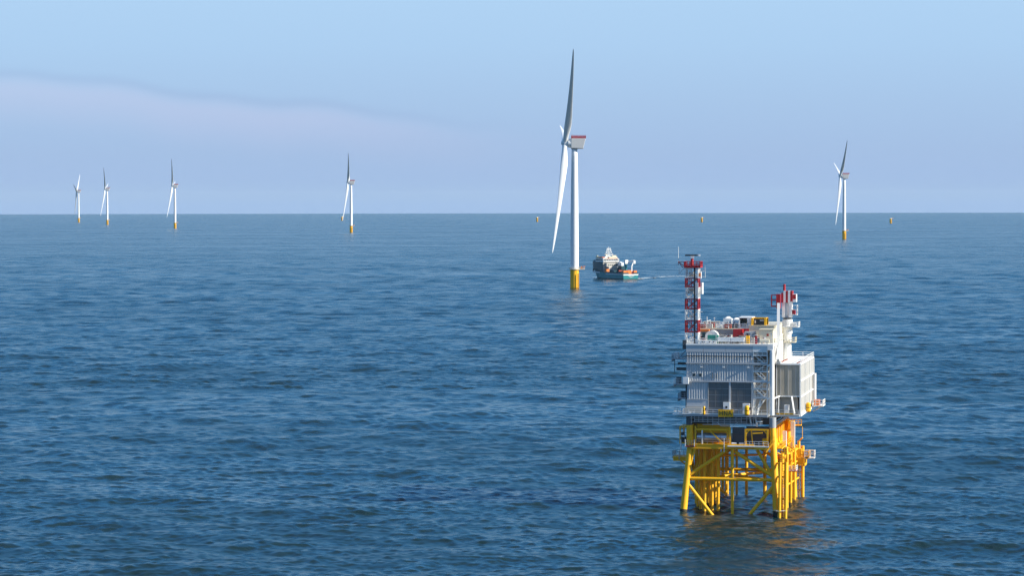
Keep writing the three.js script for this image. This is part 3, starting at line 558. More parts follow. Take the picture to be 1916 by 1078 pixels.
// ---- topside
const T = onPlatform('substation_topside', 'pale grey substation block with corrugated walls on the yellow jacket', 'substation', [0, 20, -18]);
{
  // decks and underside
  S().box(-11.2, 9.3, 22.55, 23.1, 1.6, -37).build('main_deck', M.grey, T);
  S().box(9.32, 16.4, 22.5, 22.95, -2.5, -37).build('main_deck', M.grey, T);
  const ub = S(); for (let k = 0; k < 9; k++) ub.box(-10.4, 10.2, 21.2, 22.5, -0.6 - k * 4.3, -0.9 - k * 4.3); ub.build('floor_beam', M.dark, T);
  S().box(-9.4, 9.4, 20.45, 22.5, -3.2, -35).build('cable_cellar', M.dark, T);
  const pp = S(); for (const [y, x0, x1] of [[22.1, -9.6, 8], [21.75, -8.4, 3], [21.3, -9, 4], [20.95, -4, 8], [20.6, -6.5, 7]]) pp.tube([x0, y, 0.9], [x1, y, 0.9], 0.07, 0.07, 6); for (const x of [-9.2, -8.4, -7.4, -6.4, -5.2, -4, -2.6, -1.2, 0.2, 1.6, 2.9, 4.2, 5.8, 7.4]) pp.bar([x, 20.4 + (x * 13 % 1 + 1) % 1, 0.95], [x, 22.5, 0.95], 0.1); pp.tube([-3, 21.2, 1], [-2, 20.3, 1], 0.07).tube([-2, 20.3, 1], [1, 20.3, 1], 0.07).tube([1, 20.3, 1], [2, 21.2, 1], 0.07).build('pipe_run', M.cladding, T);
  S().bar([10.45, 20.5, -1], [10.45, 20.5, -28], 0.5, 0.7).bar([10.4, 22.0, -1], [10.4, 22.0, -36], 0.3).build('side_girder', M.grey, T);
  S().tube([6.6, 20.2, 0.2], [6.2, 22.5, 0.2], 0.22).tube([5.2, 20.6, 0.4], [4.9, 22.5, 0.4], 0.2).box(6.4, 7.9, 21.3, 21.6, 0.4, 0.7).build('hanger', M.white, T);
  for (const z of [0, -28]) S().tube([10.3, 20, z], [10.3, 22.5, z], 0.86, 0.86, 20).build('stab_column', M.grey, T);
  S().tube([-9.75, 20.4, 0], [-9.75, 22.5, 0], 0.84, 0.84, 18).build('stab_column', M.dark, T);
  // block
  S().box(-10.4, 5.35, 23.1, 39.5, -0.25, -36).build('core_wall', M.cladding, T);
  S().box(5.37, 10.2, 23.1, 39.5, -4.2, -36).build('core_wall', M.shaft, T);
  S().box(-10.62, 5.4, 39.6, 40.0, 0.2, -36.2).box(5.42, 10.4, 39.6, 40.0, 0.2, -36.2).build('roof_deck', M.white, T);
  const cuts = [[-10.6, -6.42], [-6.38, -1.02], [-0.98, 5.38]];
  for (const [a, b] of cuts) {
    S().box(a, b, 38.0, 39.55, -0.2, 0.06).build('wall_panel', M.cladding, T);
    S().add(corrugated(a, b, 35.55, 37.95, -0.12)).build('wall_panel', M.cladding, T);
    S().add(corrugated(a, b, 31.15, 35.15, -0.12)).build('wall_panel', M.cladding, T);
  }
  S().add(corrugated(-10.2, -5.3, 26.7, 30.7, -0.12)).build('wall_panel', M.cladding, T);
  S().box(-10.5, -5.3, 23.2, 26.5, -0.2, 0.05).build('wall_panel', M.cladding, T);
  for (const y of [35.2, 30.8]) S().box(-10.62, 9.0, y, y + 0.3, -0.2, 0.32).build('wall_ledge', M.cladding, T);
  S().box(-10.3, -5.4, 26.5, 26.66, -0.1, 0.18).build('wall_ledge', M.cladding, T);
  S().box(-10.55, 5.2, 37.0, 37.16, 0.3, 0.46).bar([-8.5, 37.08, 0], [-8.5, 37.08, 0.4], 0.1).bar([-3, 37.08, 0], [-3, 37.08, 0.4], 0.1).bar([3, 37.08, 0], [3, 37.08, 0.4], 0.1).build('cable_tray', M.black, T);
  S().rail([[-10.4, 36.0, 0.35], [5.2, 36.0, 0.35]], 1.0, 2.6, 0.05).build('railing', M.grey, T);
  for (const [x0, x1] of [[-9.1, -8.25], [-7.55, -6.7]]) { const w = S().box(x0, x1, 32.1, 32.9, -0.05, 0.1).build('window', M.cladding, T); S().box(x0 + 0.08, x1 - 0.08, 32.18, 32.82, 0.09, 0.13).under('pane', M.glass, w); }
  for (const x of [-6.9, -1.5, 4.4]) S().box(x - 0.25, x + 0.25, 34.3, 34.55, 0.05, 0.5).build('flood_lamp', M.white, T);
  for (const x of [-4.2, -3.1]) S().tube([x, 31.6, 0.15], [x, 33.0, 0.15], 0.08).build('vent_pipe', M.dark, T);
  // big ventilation louvres, each panel of blades
  const blades = (x0, x1, y0, y1) => { const s = S().box(x0, x1, y0, y1, -0.24, -0.2); for (let y = y0 + 0.1; y < y1 - 0.1; y += 0.24) s.bar([x0, y, -0.1], [x1, y, -0.1], 0.16, 0.05); s.box(x0, x0 + 0.06, y0, y1, -0.22, 0); s.box(x1 - 0.06, x1, y0, y1, -0.22, 0).box(x0 + 0.06, x1 - 0.06, y1 - 0.06, y1, -0.22, 0.01); s.build('louvre_panel', M.louvre, T); };
  for (const bx of [-5.2, 0.25]) for (let c = 0; c < 3; c++) for (let r = 0; r < 4; r++) blades(bx + c * 1.65 + 0.04, bx + (c + 1) * 1.65 - 0.04, 24.6 + r * 1.54 + 0.05, 24.6 + (r + 1) * 1.54 - 0.05);
  S().box(-0.22, 0.22, 23.1, 30.8, -0.2, 0.2).box(-5.28, -5.2, 23.1, 30.8, -0.2, 0.1).box(5.2, 5.36, 23.1, 30.8, -0.2, 0.15).build('wall_column', M.cladding, T);
  S().box(-5.1, 5.1, 23.15, 24.55, -0.2, 0.02).build('wall_panel', M.louvre, T);
  for (const [x0, x1, y1] of [[-1.5, 0.1, 26], [3.2, 4.9, 25.8]]) { const c = S().box(x0, x1, 23.1, y1, 0.25, 1.0).build('switch_cabinet', M.white, T); S().box((x0 + x1) / 2 - 0.25, (x0 + x1) / 2 + 0.25, 24.6, 25.1, 1.0, 1.06).under('cabinet_vent', M.black, c); }
  // main deck rail and edge
  S().box(-11.3, 4.9, 23.1, 23.35, 1.55, 1.7).build('deck_edge', M.white, T);
  S().rail([[-11.2, 23.1, -4], [-11.2, 23.1, 1.6], [-2.4, 23.1, 1.6]], 1.15, 1.4, 0.08).rail([[1, 23.1, 1.6], [9.2, 23.1, 1.6]], 1.15, 1.4, 0.08).build('railing', M.white, T);
  S().box(-10.8, -6.6, 23.1, 24.6, 0.5, 1.2).rail([[-13.5, 23.2, -1], [-11.3, 23.2, 0.4]], 1.2, 0.8, 0.1).bar([-10.6, 24.9, 0.6], [-6.8, 24.9, 0.6], 0.16).build('pipe_skid', M.concrete, T);
  const bl = S(), br = rng(5); for (let k = 0; k < 14; k++) { const x = -13.6 + br() * 5.4, y = 23.1 + br() * 0.5, z = 0.2 + br() * 1; bl.box(x, x + 0.5, y, y + 0.35, z, z + 0.3); } bl.box(-13.8, -11.2, 22.8, 23.05, 0.6, -2); bl.build('deck_fitting', M.white, T);
  // stair tower
  S().box(5.45, 9.0, 38.0, 39.55, -3, 0.06).build('stair_head', M.white, T);
  for (const [x, z] of [[5.55, -0.1], [9.0, -0.1], [5.55, -3.9], [9.0, -3.9]]) S().bar([x, 23.1, z], [x, 38, z], 0.22).build('stair_post', M.white, T);
  const lv = [23.1, 26.9, 28.9, 30.9, 33.1, 34.9, 37.0];
  lv.slice(1).forEach((y, i) => {
    const d = S().box(5.7, 8.95, y, y + 0.18, i % 2 ? -2.4 : 0, i % 2 ? -3.8 : -1.5).build('stair_landing', M.cladding, T);
    S().rail([[5.7, y + 0.18, 0.05], [8.9, y + 0.18, 0.05]], 1.05, 1.0, 0.1, 0.3).under('railing', M.white, d);
  });
  for (let i = 0; i < lv.length - 1; i++) { const f = i % 2; S().stairs([f ? 8.4 : 6.0, lv[i] + 0.1, -0.8], [f ? 6.0 : 8.4, lv[i + 1] + 0.1, -1.4], 0.95, [0, 0, 1]).build('stair_flight', M.white, T); }
  S().stairs([6.1, 23.1, 0.8], [6.9, 27.0, -0.6], 1.3, [1, 0, 0]).build('stair_flight', M.white, T);
  const cz = S(); for (const y of [25.2, 27.4, 29.8, 32, 34, 36]) cz.bar([7.2, y, -3.2], [7.2, y + 1.2, -3.2], 0.5); cz.build('cable_riser', M.dark, T);
  // corner column and ties
  S().tube([10.15, 23, 0], [10.15, 38.6, 0], 0.56, 0.56, 20).build('corner_column', M.white, T);
  for (const y of [35.0, 30.95, 27.1]) S().tube([9.0, y - 0.3, 0], [10.15, y + 0.35, 0], 0.24).tube([9, y + 0.2, 0.1], [9, y + 1.6, 0.1], 0.14).build('column_tie', M.white, T);
  S().box(9.05, 10.4, 38.6, 39.55, -0.5, 0.3).build('column_head', M.white, T);
  S().box(9.2, 9.5, 23.1, 38.6, -2.4, -2.6).build('ladder_panel', M.concrete, T);
  S().bar([9.5, 24, 0.7], [9.5, 30, 0.7], 0.1).bar([9.0, 24, 0.7], [9.0, 30, 0.7], 0.1).build('ladder', M.white, T);
  // right cooler enclosure: screened box hung off the side
  S().box(10.3, 16.5, 34.8, 35.15, -4.8, -36.5).build('cooler_roof', M.white, T);
  for (let c = 0; c < 3; c++) for (let r = 0; r < 2; r++) S().box(10.75 + c * 1.84, 10.75 + (c + 1) * 1.84 - 0.05, 27.45 + r * 3.65, 27.45 + (r + 1) * 3.65 - 0.06, -5.1, -5.0).build('screen_panel', M.mesh, T);
  S().box(10.6, 16.3, 27.1, 27.4, -4.9, -5.3).box(16.2, 16.5, 23, 34.8, -4.85, -5.2).box(10.5, 10.74, 23, 34.8, -4.9, -5.2).build('cooler_frame', M.white, T);
  for (let c = 0; c < 3; c++) for (let r = 0; r < 3; r++) S().box(16.26, 16.36, 23.2 + r * 3.85, 23.2 + (r + 1) * 3.85 - 0.12, -5.5 - c * 10.3, -5.5 - (c + 1) * 10.3 + 0.2).build('screen_panel', M.screen, T);
  for (const z of [-15.7, -26, -36.3]) S().box(16.2, 16.58, 23, 34.8, z + 0.18, z - 0.18).build('cooler_frame', M.white, T);
  for (const y of [26.95, 30.8]) S().box(16.3, 16.56, y, y + 0.3, -5.3, -36).build('cooler_frame', M.white, T);
  for (let k = 0; k < 8; k++) { const z = -5.5 - (k + 0.5) * 3.85; S().box(16.34, 16.42, 23.2, 34.7, z + 0.07, z - 0.07).build('screen_mullion', M.cladding, T); }
  for (const x of [11.65, 13.5, 15.3]) S().box(x - 0.04, x + 0.04, 27.45, 34.7, -4.98, -4.92).build('screen_mullion', M.cladding, T);
  S().box(16.2, 16.6, 22.4, 23.2, -4.9, -36.6).build('cooler_frame', M.white, T);
  S().box(10.5, 16.2, 23, 34.7, -36.2, -36.4).build('cooler_frame', M.screen, T);
  for (const [x0, x1, z] of [[11, 15.6, -7], [11, 15.6, -16], [11, 15.6, -25]]) S().box(x0, x1, 23, 33, z, z - 6).build('cooler_unit', M.concrete, T);
  S().box(12.6, 13.7, 23.0, 25.2, -4.2, -5.4).build('white_cabinet', M.white, T);
  for (const [a, b, w] of [[[14.3, 27.2, -5], [15.2, 23.2, -3], 0.34], [[11.2, 27.2, -5], [11.2, 23.2, -4], 0.26], [[10.3, 26.9, -0.2], [11.4, 27.3, -4.8], 0.3]]) S().bar(a, b, w).build('cooler_brace', M.white, T);
  S().box(10.9, 15, 22.96, 23.3, -2.7, -3.0).build('kick_beam', M.yellow, T);
  S().rail([[9.4, 22.95, -2.6], [16.2, 22.95, -2.6]], 1.15, 1.2, 0.08).build('railing', M.white, T);
  S().rail([[16.4, 35.15, -5], [16.4, 35.15, -36.3], [11, 35.15, -36.3]], 1.15, 2.2, 0.09, 0.15).build('railing', M.white, T);
  const rb = S(), rr = rng(9); for (let k = 0; k < 16; k++) { const x = 10.9 + k * 0.02 + rr() * 0.3, z = -6 - k * 1.5; rb.box(x, x + 0.3, 35.15, 35.4, z, z - 0.3).box(15.4, 15.7, 35.15, 35.35, z, z - 0.3); } rb.build('roof_fixing', M.rust, T);
  S().box(16.6, 19.4, 23.0, 23.25, -30, -36).rail([[16.7, 23.25, -30], [19.3, 23.25, -30], [19.3, 23.25, -36]], 1.3, 1, 0.13).bar([16.6, 21.6, -33], [19, 23, -33], 0.25).build('side_balcony', M.white, T);
  S().box(17, 18.4, 23.25, 24.6, -31, -33).build('deck_locker', M.orange, T);
  S().box(16.6, 17.1, 24, 31, -34, -36).build('side_ladder', M.white, T);
  // body wall above the cooler roof
  S().box(10.22, 10.45, 35.2, 39.55, -0.6, -36).build('side_wall', M.white, T);
  for (let k = 0; k < 8; k++) S().box(10.45, 10.7, 35.2, 39.5, -2 - k * 4.4, -2.35 - k * 4.4).build('wall_rib', M.concrete, T);
  // left balconies
  for (const [x0, y, z0, z1] of [[-14.6, 36.0, -2.5, -6.5], [-13.8, 30.0, -0.5, -5], [-13.9, 26.0, -8, -13]]) {
    const b = S().box(x0, -10.5, y, y + 0.22, z0, z1).box(x0, x0 + 0.2, y - 0.5, y, z0, z1).build('side_balcony', M.grey, T);
    S().rail([[-10.6, y + 0.22, z0], [x0 + 0.1, y + 0.22, z0], [x0 + 0.1, y + 0.22, z1], [-10.6, y + 0.22, z1]], 1.2, 0.9, 0.08).under('railing', y === 30 ? M.white : M.grey, b);
    S().box(x0 + 0.3, x0 + 1.4, y + 0.22, y + 1.7, z1 + 1.6, z1 + 0.4).under('deck_locker', y > 35 ? M.white : M.dark, b);
  }
  S().bar([-14.3, 36, -6], [-14.3, 32.5, -6], 0.14).bar([-10.8, 38.6, -4], [-13, 36.2, -4], 0.14).box(-13.8, -10.6, 33.2, 33.9, -5.4, -6.4).box(-13.4, -11, 34.6, 35.1, -5, -7).build('balcony_strut', M.dark, T);
  S().box(-11.2, -9.9, 30.3, 31.9, 0.2, 1.0).build('white_cabinet', M.white, T);
  S().box(-10.95, -10.66, 23.1, 30, -1.4, -1.8).box(-11.6, -10.7, 38.6, 40.8, -0.8, -2.2).build('drain_pipe', M.dark, T);
  // roof rail and the upper machinery deck
  S().rail([[-10.5, 40, -30], [-10.5, 40, 0], [5.3, 40, 0], [10.3, 40, 0]], 1.15, 1.5, 0.07).rail([[10.3, 40, -5], [10.3, 40, -36]], 1.15, 1.6, 0.07).build('railing', M.white, T);
  S().box(-9.4, 3.0, 40, 43.0, -11.5, -34).build('upper_house', M.concrete, T);
  S().box(3.02, 9.3, 40, 43.9, -11.8, -34).build('upper_house', M.beige, T);
  S().box(-9.6, 3.0, 43.0, 43.2, -11.3, -34.2).build('upper_deck', M.beige, T);
  S().box(3.02, 9.5, 43.9, 44.0, -11.6, -34.2).build('upper_deck', M.beige, T);
  S().rail([[-9.4, 43.2, -34], [-9.4, 43.2, -11.5], [2.6, 43.2, -11.5]], 1.1, 1.5, 0.07).build('railing', M.white, T);
  S().box(-8.9, -6.4, 42.5, 43.0, -9.6, -11.2).build('lifting_beam', M.orange, T);
}
{
  const sg = onPlatform('name_sign', 'yellow sign board lettered HNA on the front deck rail', 'sign', [-0.75, 22.6, 1.9]);
  S().box(-2.55, 1.05, 22.6, 24.35, 1.78, 1.92).build('board', M.yellow, sg);
  S().bar([-0.2, 22.0, 1.75], [-0.2, 23, 1.75], 0.14).bar([-2.2, 22.7, 1.72], [-2.2, 24, 1.72], 0.12).bar([0.8, 22.7, 1.72], [0.8, 24, 1.72], 0.12).build('bracket', M.grey, sg);
  const font = await new FontLoader().loadAsync('fonts/droid/droid_sans_regular.typeface.json');
  const tg = new TextGeometry('HNA', { font, size: 1.1, depth: 0.06, curveSegments: 4 }); tg.computeBoundingBox(); const bb = tg.boundingBox; tg.translate(-0.75 - (bb.max.x + bb.min.x) / 2, 22.92, 1.91);
  S().add(tg).build('lettering', M.black, sg);
}
// ---- yellow life raft canisters
for (const [x, y, z, w, h, label] of [[4.4, 23.1, 2.15, 0.55, 2.3, 'plump yellow life raft canister on the front deck rail right of the sign'], [-5.95, 23.1, 2.1, 0.3, 2.0, 'slim yellow rescue canister on the front deck rail left of the sign'], [17.2, 22.7, -16, 0.62, 2.3, 'yellow life raft canister hung on the screened right side wall']]) {
  const c = onPlatform('life_raft_canister', label, 'life raft', [x, y, z], 'yellow rescue canisters');
  S().tube([x, y + 0.25, z], [x, y + h - 0.35, z], w, w, 16).tube([x, y + h - 0.35, z], [x, y + h, z], w, w * 0.55, 16).tube([x, y, z], [x, y + 0.25, z], w * 0.6, w, 16).build('shell', M.yellow, c);
  S().tube([x, y + h * 0.45, z], [x, y + h * 0.45 + 0.12, z], w + 0.02, w + 0.02, 16).box(x + w * 0.6, x + w + 0.2, y + h * 0.55, y + h * 0.8, z - 0.2, z + 0.2).build('strap', M.black, c);
  S().bar([x, y + 0.3, z - w], [x, y + 0.3, z - w - 0.5], 0.12).bar([x - 0.1, y - 0.1, z], [x - 0.1, y + 0.1, z - w], 0.12).build('cradle', M.grey, c);
}

// ---- lattice mast
{
  const cx = -9.55, cz = -3.4, h = 1.5, m = onPlatform('lattice_mast', 'red and white lattice mast with radar bar on the roof corner', 'mast', [cx, 40, cz]);
  const lv = [40, 42.6, 45.6, 48.2, 50.8, 53.5, 55.8, 58.3], cols = ['white', 'red', 'white', 'red', 'white', 'red', 'white'];
  for (let i = 0; i < 7; i++) {
    const y0 = lv[i], y1 = lv[i + 1] - 0.01, s = S(), P = [[-h, -h], [h, -h], [h, h], [-h, h]];
    P.forEach(([x, z], k) => {
      const [x2, z2] = P[(k + 1) % 4];
      s.bar([cx + x, y0, cz + z], [cx + x, y1, cz + z], 0.3);
      s.bar([cx + x, y0 + 0.12, cz + z], [cx + x2, y0 + 0.12, cz + z2], 0.22); s.bar([cx + x, y1 - 0.12, cz + z], [cx + x2, y1 - 0.12, cz + z2], 0.22);
      const mx = (x + x2) / 2, mz = (z + z2) / 2, mid = (y0 + y1) / 2;
      s.bar([cx + x, y1, cz + z], [cx + mx, mid, cz + mz], 0.16).bar([cx + x2, y1, cz + z2], [cx + mx, mid, cz + mz], 0.16).bar([cx + x, y0, cz + z], [cx + mx, mid, cz + mz], 0.16).bar([cx + x2, y0, cz + z2], [cx + mx, mid, cz + mz], 0.16);
    });
    s.bar([cx - 0.3, y0, cz - 0.4], [cx - 0.3, y1, cz - 0.4], 0.14).bar([cx + 0.3, y0, cz - 0.4], [cx + 0.3, y1, cz - 0.4], 0.14);
    s.build('mast_section', M[cols[i]], m);
  }
  S().bar([cx + 0.75, 40, cz + h + 0.2], [cx + 0.75, 58.6, cz + h + 0.2], 0.34, 0.2).build('cable_ladder', M.black, m);
  const pl = S().box(cx - 1.8, cx + 2.2, 58.3, 58.55, cz - 2, cz + 2).build('top_platform', M.red, m);
  S().rail([[cx - 1.8, 58.5, cz + 1.95], [cx + 2.15, 58.5, cz + 1.95], [cx + 2.15, 58.5, cz - 1.95], [cx - 1.8, 58.5, cz - 1.95], [cx - 1.8, 58.5, cz + 1.95]], 1.25, 0.8, 0.12, 0.35).under('railing', M.red, pl);
  S().bar([cx - 1.8, 58.4, cz], [cx - 3.4, 59.7, cz], 0.14).bar([cx - 1.8, 59.7, cz], [cx - 3.5, 59.7, cz], 0.16).bar([cx - 3.4, 59.7, cz], [cx - 2.4, 58.3, cz], 0.14).bar([cx - 3.45, 58.9, cz], [cx - 3.45, 59.8, cz], 0.14).build('outrigger', M.red, m);
  S().bar([cx - 3.3, 56.7, cz], [cx - 3.3, 58.2, cz], 0.14).bar([cx - 3.3, 56.8, cz], [cx - 2, 58.2, cz], 0.14).bar([cx - 3.3, 56.8, cz], [cx - 1.5, 56.8, cz], 0.16).bar([cx - 2, 58.2, cz], [cx - 1.5, 57, cz], 0.12).build('outrigger', M.white, m);
  S().tube([cx - 3.45, 59.7, cz], [cx - 3.45, 63.4, cz], 0.07, 0.04, 6).build('whip_antenna', M.white, m);
  const ped = S().tube([cx - 0.1, 58.5, cz], [cx - 0.1, 60.5, cz], 0.45, 0.32, 12).build('radar_pedestal', M.red, m);
  S().box(cx - 0.4, cx + 0.35, 60.5, 61.1, cz - 0.35, cz + 0.35).under('radar_motor', M.white, ped);
  const bar = S().box(cx - 1.8, cx + 1.3, 61.1, 61.45, cz - 0.25, cz + 0.25).build('radar_scanner', M.black, m);
  S().box(cx + 1.3, cx + 1.8, 61.08, 61.47, cz - 0.26, cz + 0.26).under('scanner_tip', M.white, bar);
  S().box(cx + 0.95, cx + 1.65, 51.9, 54.7, cz + 1.85, cz + 2.1).build('panel_antenna', M.cladding, m);
  S().tube([cx + 2.35, 51.9, cz + 0.4], [cx + 2.35, 54.7, cz + 0.4], 0.36, 0.36, 14).bar([cx + 1.5, 53.2, cz + 0.4], [cx + 2.3, 53.2, cz + 0.4], 0.14).build('tube_antenna', M.white, m);
  S().box(cx + 1.55, cx + 2.3, 55.7, 57.3, cz + 0.6, cz + 1.4).build('equipment_box', M.white, m);
  S().box(cx + 1.75, cx + 2.2, 56.2, 57.0, cz + 1.4, cz + 1.5).build('orange_placard', M.orange, m);
  S().bar([cx + 1.8, 57.5, cz], [cx + 3.1, 57.5, cz], 0.12).bar([cx + 3.05, 57.4, cz], [cx + 3.05, 58.7, cz], 0.08).bar([cx + 3.1, 55.8, cz], [cx + 3.1, 57.3, cz], 0.1).bar([cx + 1.6, 56, cz], [cx + 3.1, 56, cz], 0.1).bar([cx + 1.5, 47.6, cz], [cx + 2.4, 47.6, cz], 0.12).bar([cx + 1.5, 44.9, cz], [cx + 2.2, 44.9, cz], 0.12).bar([cx + 2.2, 44.9, cz], [cx + 2.2, 46, cz], 0.08).build('dipole_arm', M.white, m);
  S().box(cx - 1.1, cx + 0.2, 52.0, 53.2, cz - 0.9, cz + 0.3).box(cx - 0.9, cx + 0.3, 56.1, 57.2, cz - 0.8, cz + 0.4).box(cx - 0.8, cx + 0.4, 46.2, 47, cz - 0.8, cz + 0.2).build('relay_box', M.concrete, m);
}

// ---- deck crane
{
  const cx = 11.35, cz = -22, c = onPlatform('deck_crane', 'white pedestal crane with red striped head, boom lowered to the front', 'crane', [cx, 35.15, cz]);
  const ped = S().tube([cx, 35.16, cz], [cx, 44.9, cz], 1.0, 1.0, 28).tube([cx, 41.6, cz], [cx, 45.1, cz], 1.25, 1.28, 28).build('pedestal', M.white, c);
  S().box(cx - 1.3, cx + 2.9, 43.2, 43.45, cz - 1.8, cz + 1.8).rail([[cx + 0.4, 43.4, cz + 1.8], [cx + 2.9, 43.4, cz + 1.8], [cx + 2.9, 43.4, cz - 1.8]], 1.1, 0.8, 0.14).box(cx + 1.2, cx + 2.2, 43.4, 44.3, cz - 0.6, cz + 1).under('service_platform', M.white, ped);
  S().box(cx - 0.9, cx + 2.1, 39.4, 39.65, cz - 1.6, cz + 1.7).rail([[cx + 0.6, 39.6, cz + 1.7], [cx + 2.1, 39.6, cz + 1.7], [cx + 2.1, 39.6, cz - 1.5]], 1.1, 0.8, 0.14).under('service_platform', M.beige, ped);
  S().tube([cx, 45.1, cz], [cx, 45.6, cz], 1.05, 1.05, 24).build('slew_ring', M.dark, c);
  const h = S().box(cx - 1.25, cx - 0.45, 45.6, 50, cz - 1, cz + 1).box(cx + 0.45, cx + 1.25, 45.6, 50, cz - 1, cz + 1).box(cx - 0.45, cx + 0.45, 45.6, 49.4, cz - 0.9, cz + 0.4).build('crane_house', M.white, c);
  S().box(cx + 1.0, cx + 2.5, 46.2, 46.4, cz - 1, cz + 1).rail([[cx + 1.0, 46.4, cz + 1], [cx + 2.45, 46.4, cz + 1], [cx + 2.45, 46.4, cz - 1]], 2.2, 1.4, 0.13).under('cabin_frame', M.white, h);
  S().box(cx + 1.3, cx + 2.0, 46.4, 47.5, cz - 0.4, cz + 0.9).under('cabin_box', M.red, h);
  for (let k = 0; k < 5; k++) S().box(cx - 1.4 + k * 0.56, cx - 1.4 + (k + 1) * 0.56 - 0.01, 49.3 + (k === 4 ? 0.3 : 0), 52.2 - (k === 0 ? 0.5 : 0), cz - 1.1, cz + 1.25).build('head_plate', k % 2 ? M.white : M.red, c);
  S().box(cx + 1.4, cx + 2.3, 49.4, 51.4, cz - 1, cz + 1).build('counter_frame', M.white, c);
  S().box(cx + 1.5, cx + 2.2, 50.2, 51.3, cz + 1.0, cz + 1.12).build('winch_cover', M.red, c);
  S().tube([cx - 0.75, 52.1, cz], [cx - 0.75, 53.8, cz], 0.32, 0.3, 10).build('top_post', M.red, c);
  S().box(cx - 2.5, cx - 1.5, 47.9, 51.4, cz + 1.2, cz + 2.4).build('boom_foot', M.red, c);
  S().rail([[cx - 3.7, 48.6, cz + 2.4], [cx - 2.4, 48.6, cz + 2.4]], 2.6, 1.3, 0.16).rail([[cx - 3.7, 48.6, cz + 1.2], [cx - 2.4, 48.6, cz + 1.2]], 2.6, 1.3, 0.16).box(cx - 3.8, cx - 1.6, 48.3, 48.55, cz + 1, cz + 2.6).build('boom_walkway', M.red, c);
  S().bar([cx - 2.0, 49.3, cz + 1.6], [cx - 0.1, 35.9, -3.1], 0.72, 0.9).build('boom', M.cladding, c);
  S().bar([cx - 2.0, 48.3, cz + 2.2], [cx - 1.7, 46.2, cz + 4.5], 0.5).build('luff_cylinder', M.red, c);
  S().box(cx - 0.6, cx + 0.4, 35.15, 35.7, -3.0, -5.2).box(cx - 0.7, cx - 0.5, 35.15, 36.6, -4.9, -5.2).build('boom_rest', M.grey, c);
}

// ---- equipment standing on the roof and the upper deck
function roofBox(name, label, cat, x0, x1, y0, y1, z0, z1, mat, more, group) {
  const t = onPlatform(name, label, cat, [(x0 + x1) / 2, y0, (z0 + z1) / 2], group), b = S().box(x0, x1, y0, y1, z0, z1).build('body', mat, t);
  more?.(t, b); return t;
}
{
  const t = onPlatform('open_container', 'white container with an open dark front on the upper deck', 'container', [2, 44, -17]);
  S().box(0.3, 3.6, 43.2, 43.45, -14, -20).box(0.3, 3.6, 45.65, 45.9, -14, -20).box(0.3, 0.55, 43.45, 45.65, -14, -20).box(2.4, 3.6, 43.45, 45.65, -14, -20).box(0.55, 2.4, 43.45, 45.65, -19.6, -20).build('shell', M.white, t);
  S().box(0.9, 2.1, 43.45, 44.4, -15, -17).build('machinery', M.concrete, t);
  S().box(0.5, 3.2, 42.0, 43.2, -11.0, -11.4).build('plinth', M.red, t);
}
{
  const t = onPlatform('framed_skid', 'yellow framed equipment skid with dark unit on the upper deck', 'skid', [5.4, 44, -15]);
  const f = S(); for (const x of [3.75, 7.0]) for (const z of [-13, -17]) f.bar([x, 44, z], [x, 45.75, z], 0.5); for (const z of [-13, -17]) f.bar([3.75, 45.7, z], [7, 45.7, z], 0.16); for (const x of [3.75, 7]) f.bar([x, 45.7, -13], [x, 45.7, -17], 0.16); f.build('frame', M.yellow, t);
  S().box(4.1, 6.7, 44.0, 45.6, -13.4, -16.6).build('generator', M.black, t);
  S().box(4.3, 4.6, 44.4, 45.2, -13.3, -13.4).box(5.6, 6.5, 45.0, 45.3, -13.3, -13.4).build('data_plate', M.cladding, t);
}
roofBox('equipment_cabin', 'beige cabin with a small dark hatch on the roof front right', 'cabin', 6.5, 9.7, 40, 43.2, -5.4, -9.6, M.beige, (t) => { S().box(8.2, 8.7, 41.7, 42.3, -5.4, -5.32).build('hatch', M.rust, t); S().box(6.3, 9.9, 43.2, 43.4, -5.2, -9.8).build('roof_sheet', M.beige, t); });
roofBox('red_cabinet', 'big red fire cabinet in the middle of the roof', 'cabinet', -0.3, 2.0, 40, 43.2, -8, -10.4, M.red, (t) => { S().box(-1.6, -0.35, 40, 41.6, -7.8, -9).build('pump_skid', M.rust, t); S().tube([-0.7, 40, -7.2], [-0.7, 41.9, -7.2], 0.35).tube([-2.0, 40, -7.4], [-2.0, 41.6, -7.4], 0.3).build('bottle', M.concrete, t); });
roofBox('green_tank_box', 'green box in front of the white domed tank', 'tank', -6.0, -3.5, 40, 41.9, -4, -5.6, M.green, (t) => S().box(-6.4, -3.3, 40.0, 40.1, -3.8, -5.8).build('skid', M.beige, t));
{
  const t = onPlatform('domed_tank', 'white half-round tank behind the green box', 'tank', [-5.4, 40, -8.2]);
  const g = new THREE.CylinderGeometry(1.6, 1.6, 2.2, 24, 1, false, -Math.PI / 2, Math.PI); g.rotateX(-Math.PI / 2); g.translate(-5.4, 41.3, -8.2); S().add(g).box(-7, -3.8, 40.0, 41.3, -7.1, -9.3).build('shell', M.white, t);
  S().box(-7.8, -7.1, 40.0, 42.4, -7.4, -8.4).build('control_box', M.darkteal, t);
}
for (const [x0, x1, label] of [[-3.2, -0.05, 'long white cooler unit at the roof front edge, left of the pair'], [0.05, 3.2, 'long white cooler unit at the roof front edge, right of the pair']])
  roofBox('cooler_unit', label, 'cooler', x0, x1, 40.55, 41.5, -1.2, -3.6, M.white, (t) => { for (const x of [x0 + 0.2, x1 - 0.2]) for (const z of [-1.4, -3.4]) S().bar([x, 40, z], [x, 40.6, z], 0.15).build('leg', M.grey, t); for (const k of [0.3, 0.72]) S().tube([x0 + (x1 - x0) * k, 41.5, -2.4], [x0 + (x1 - x0) * k, 41.62, -2.4], 0.5, 0.5, 14).build('fan', M.dark, t); }, 'white cooler units');
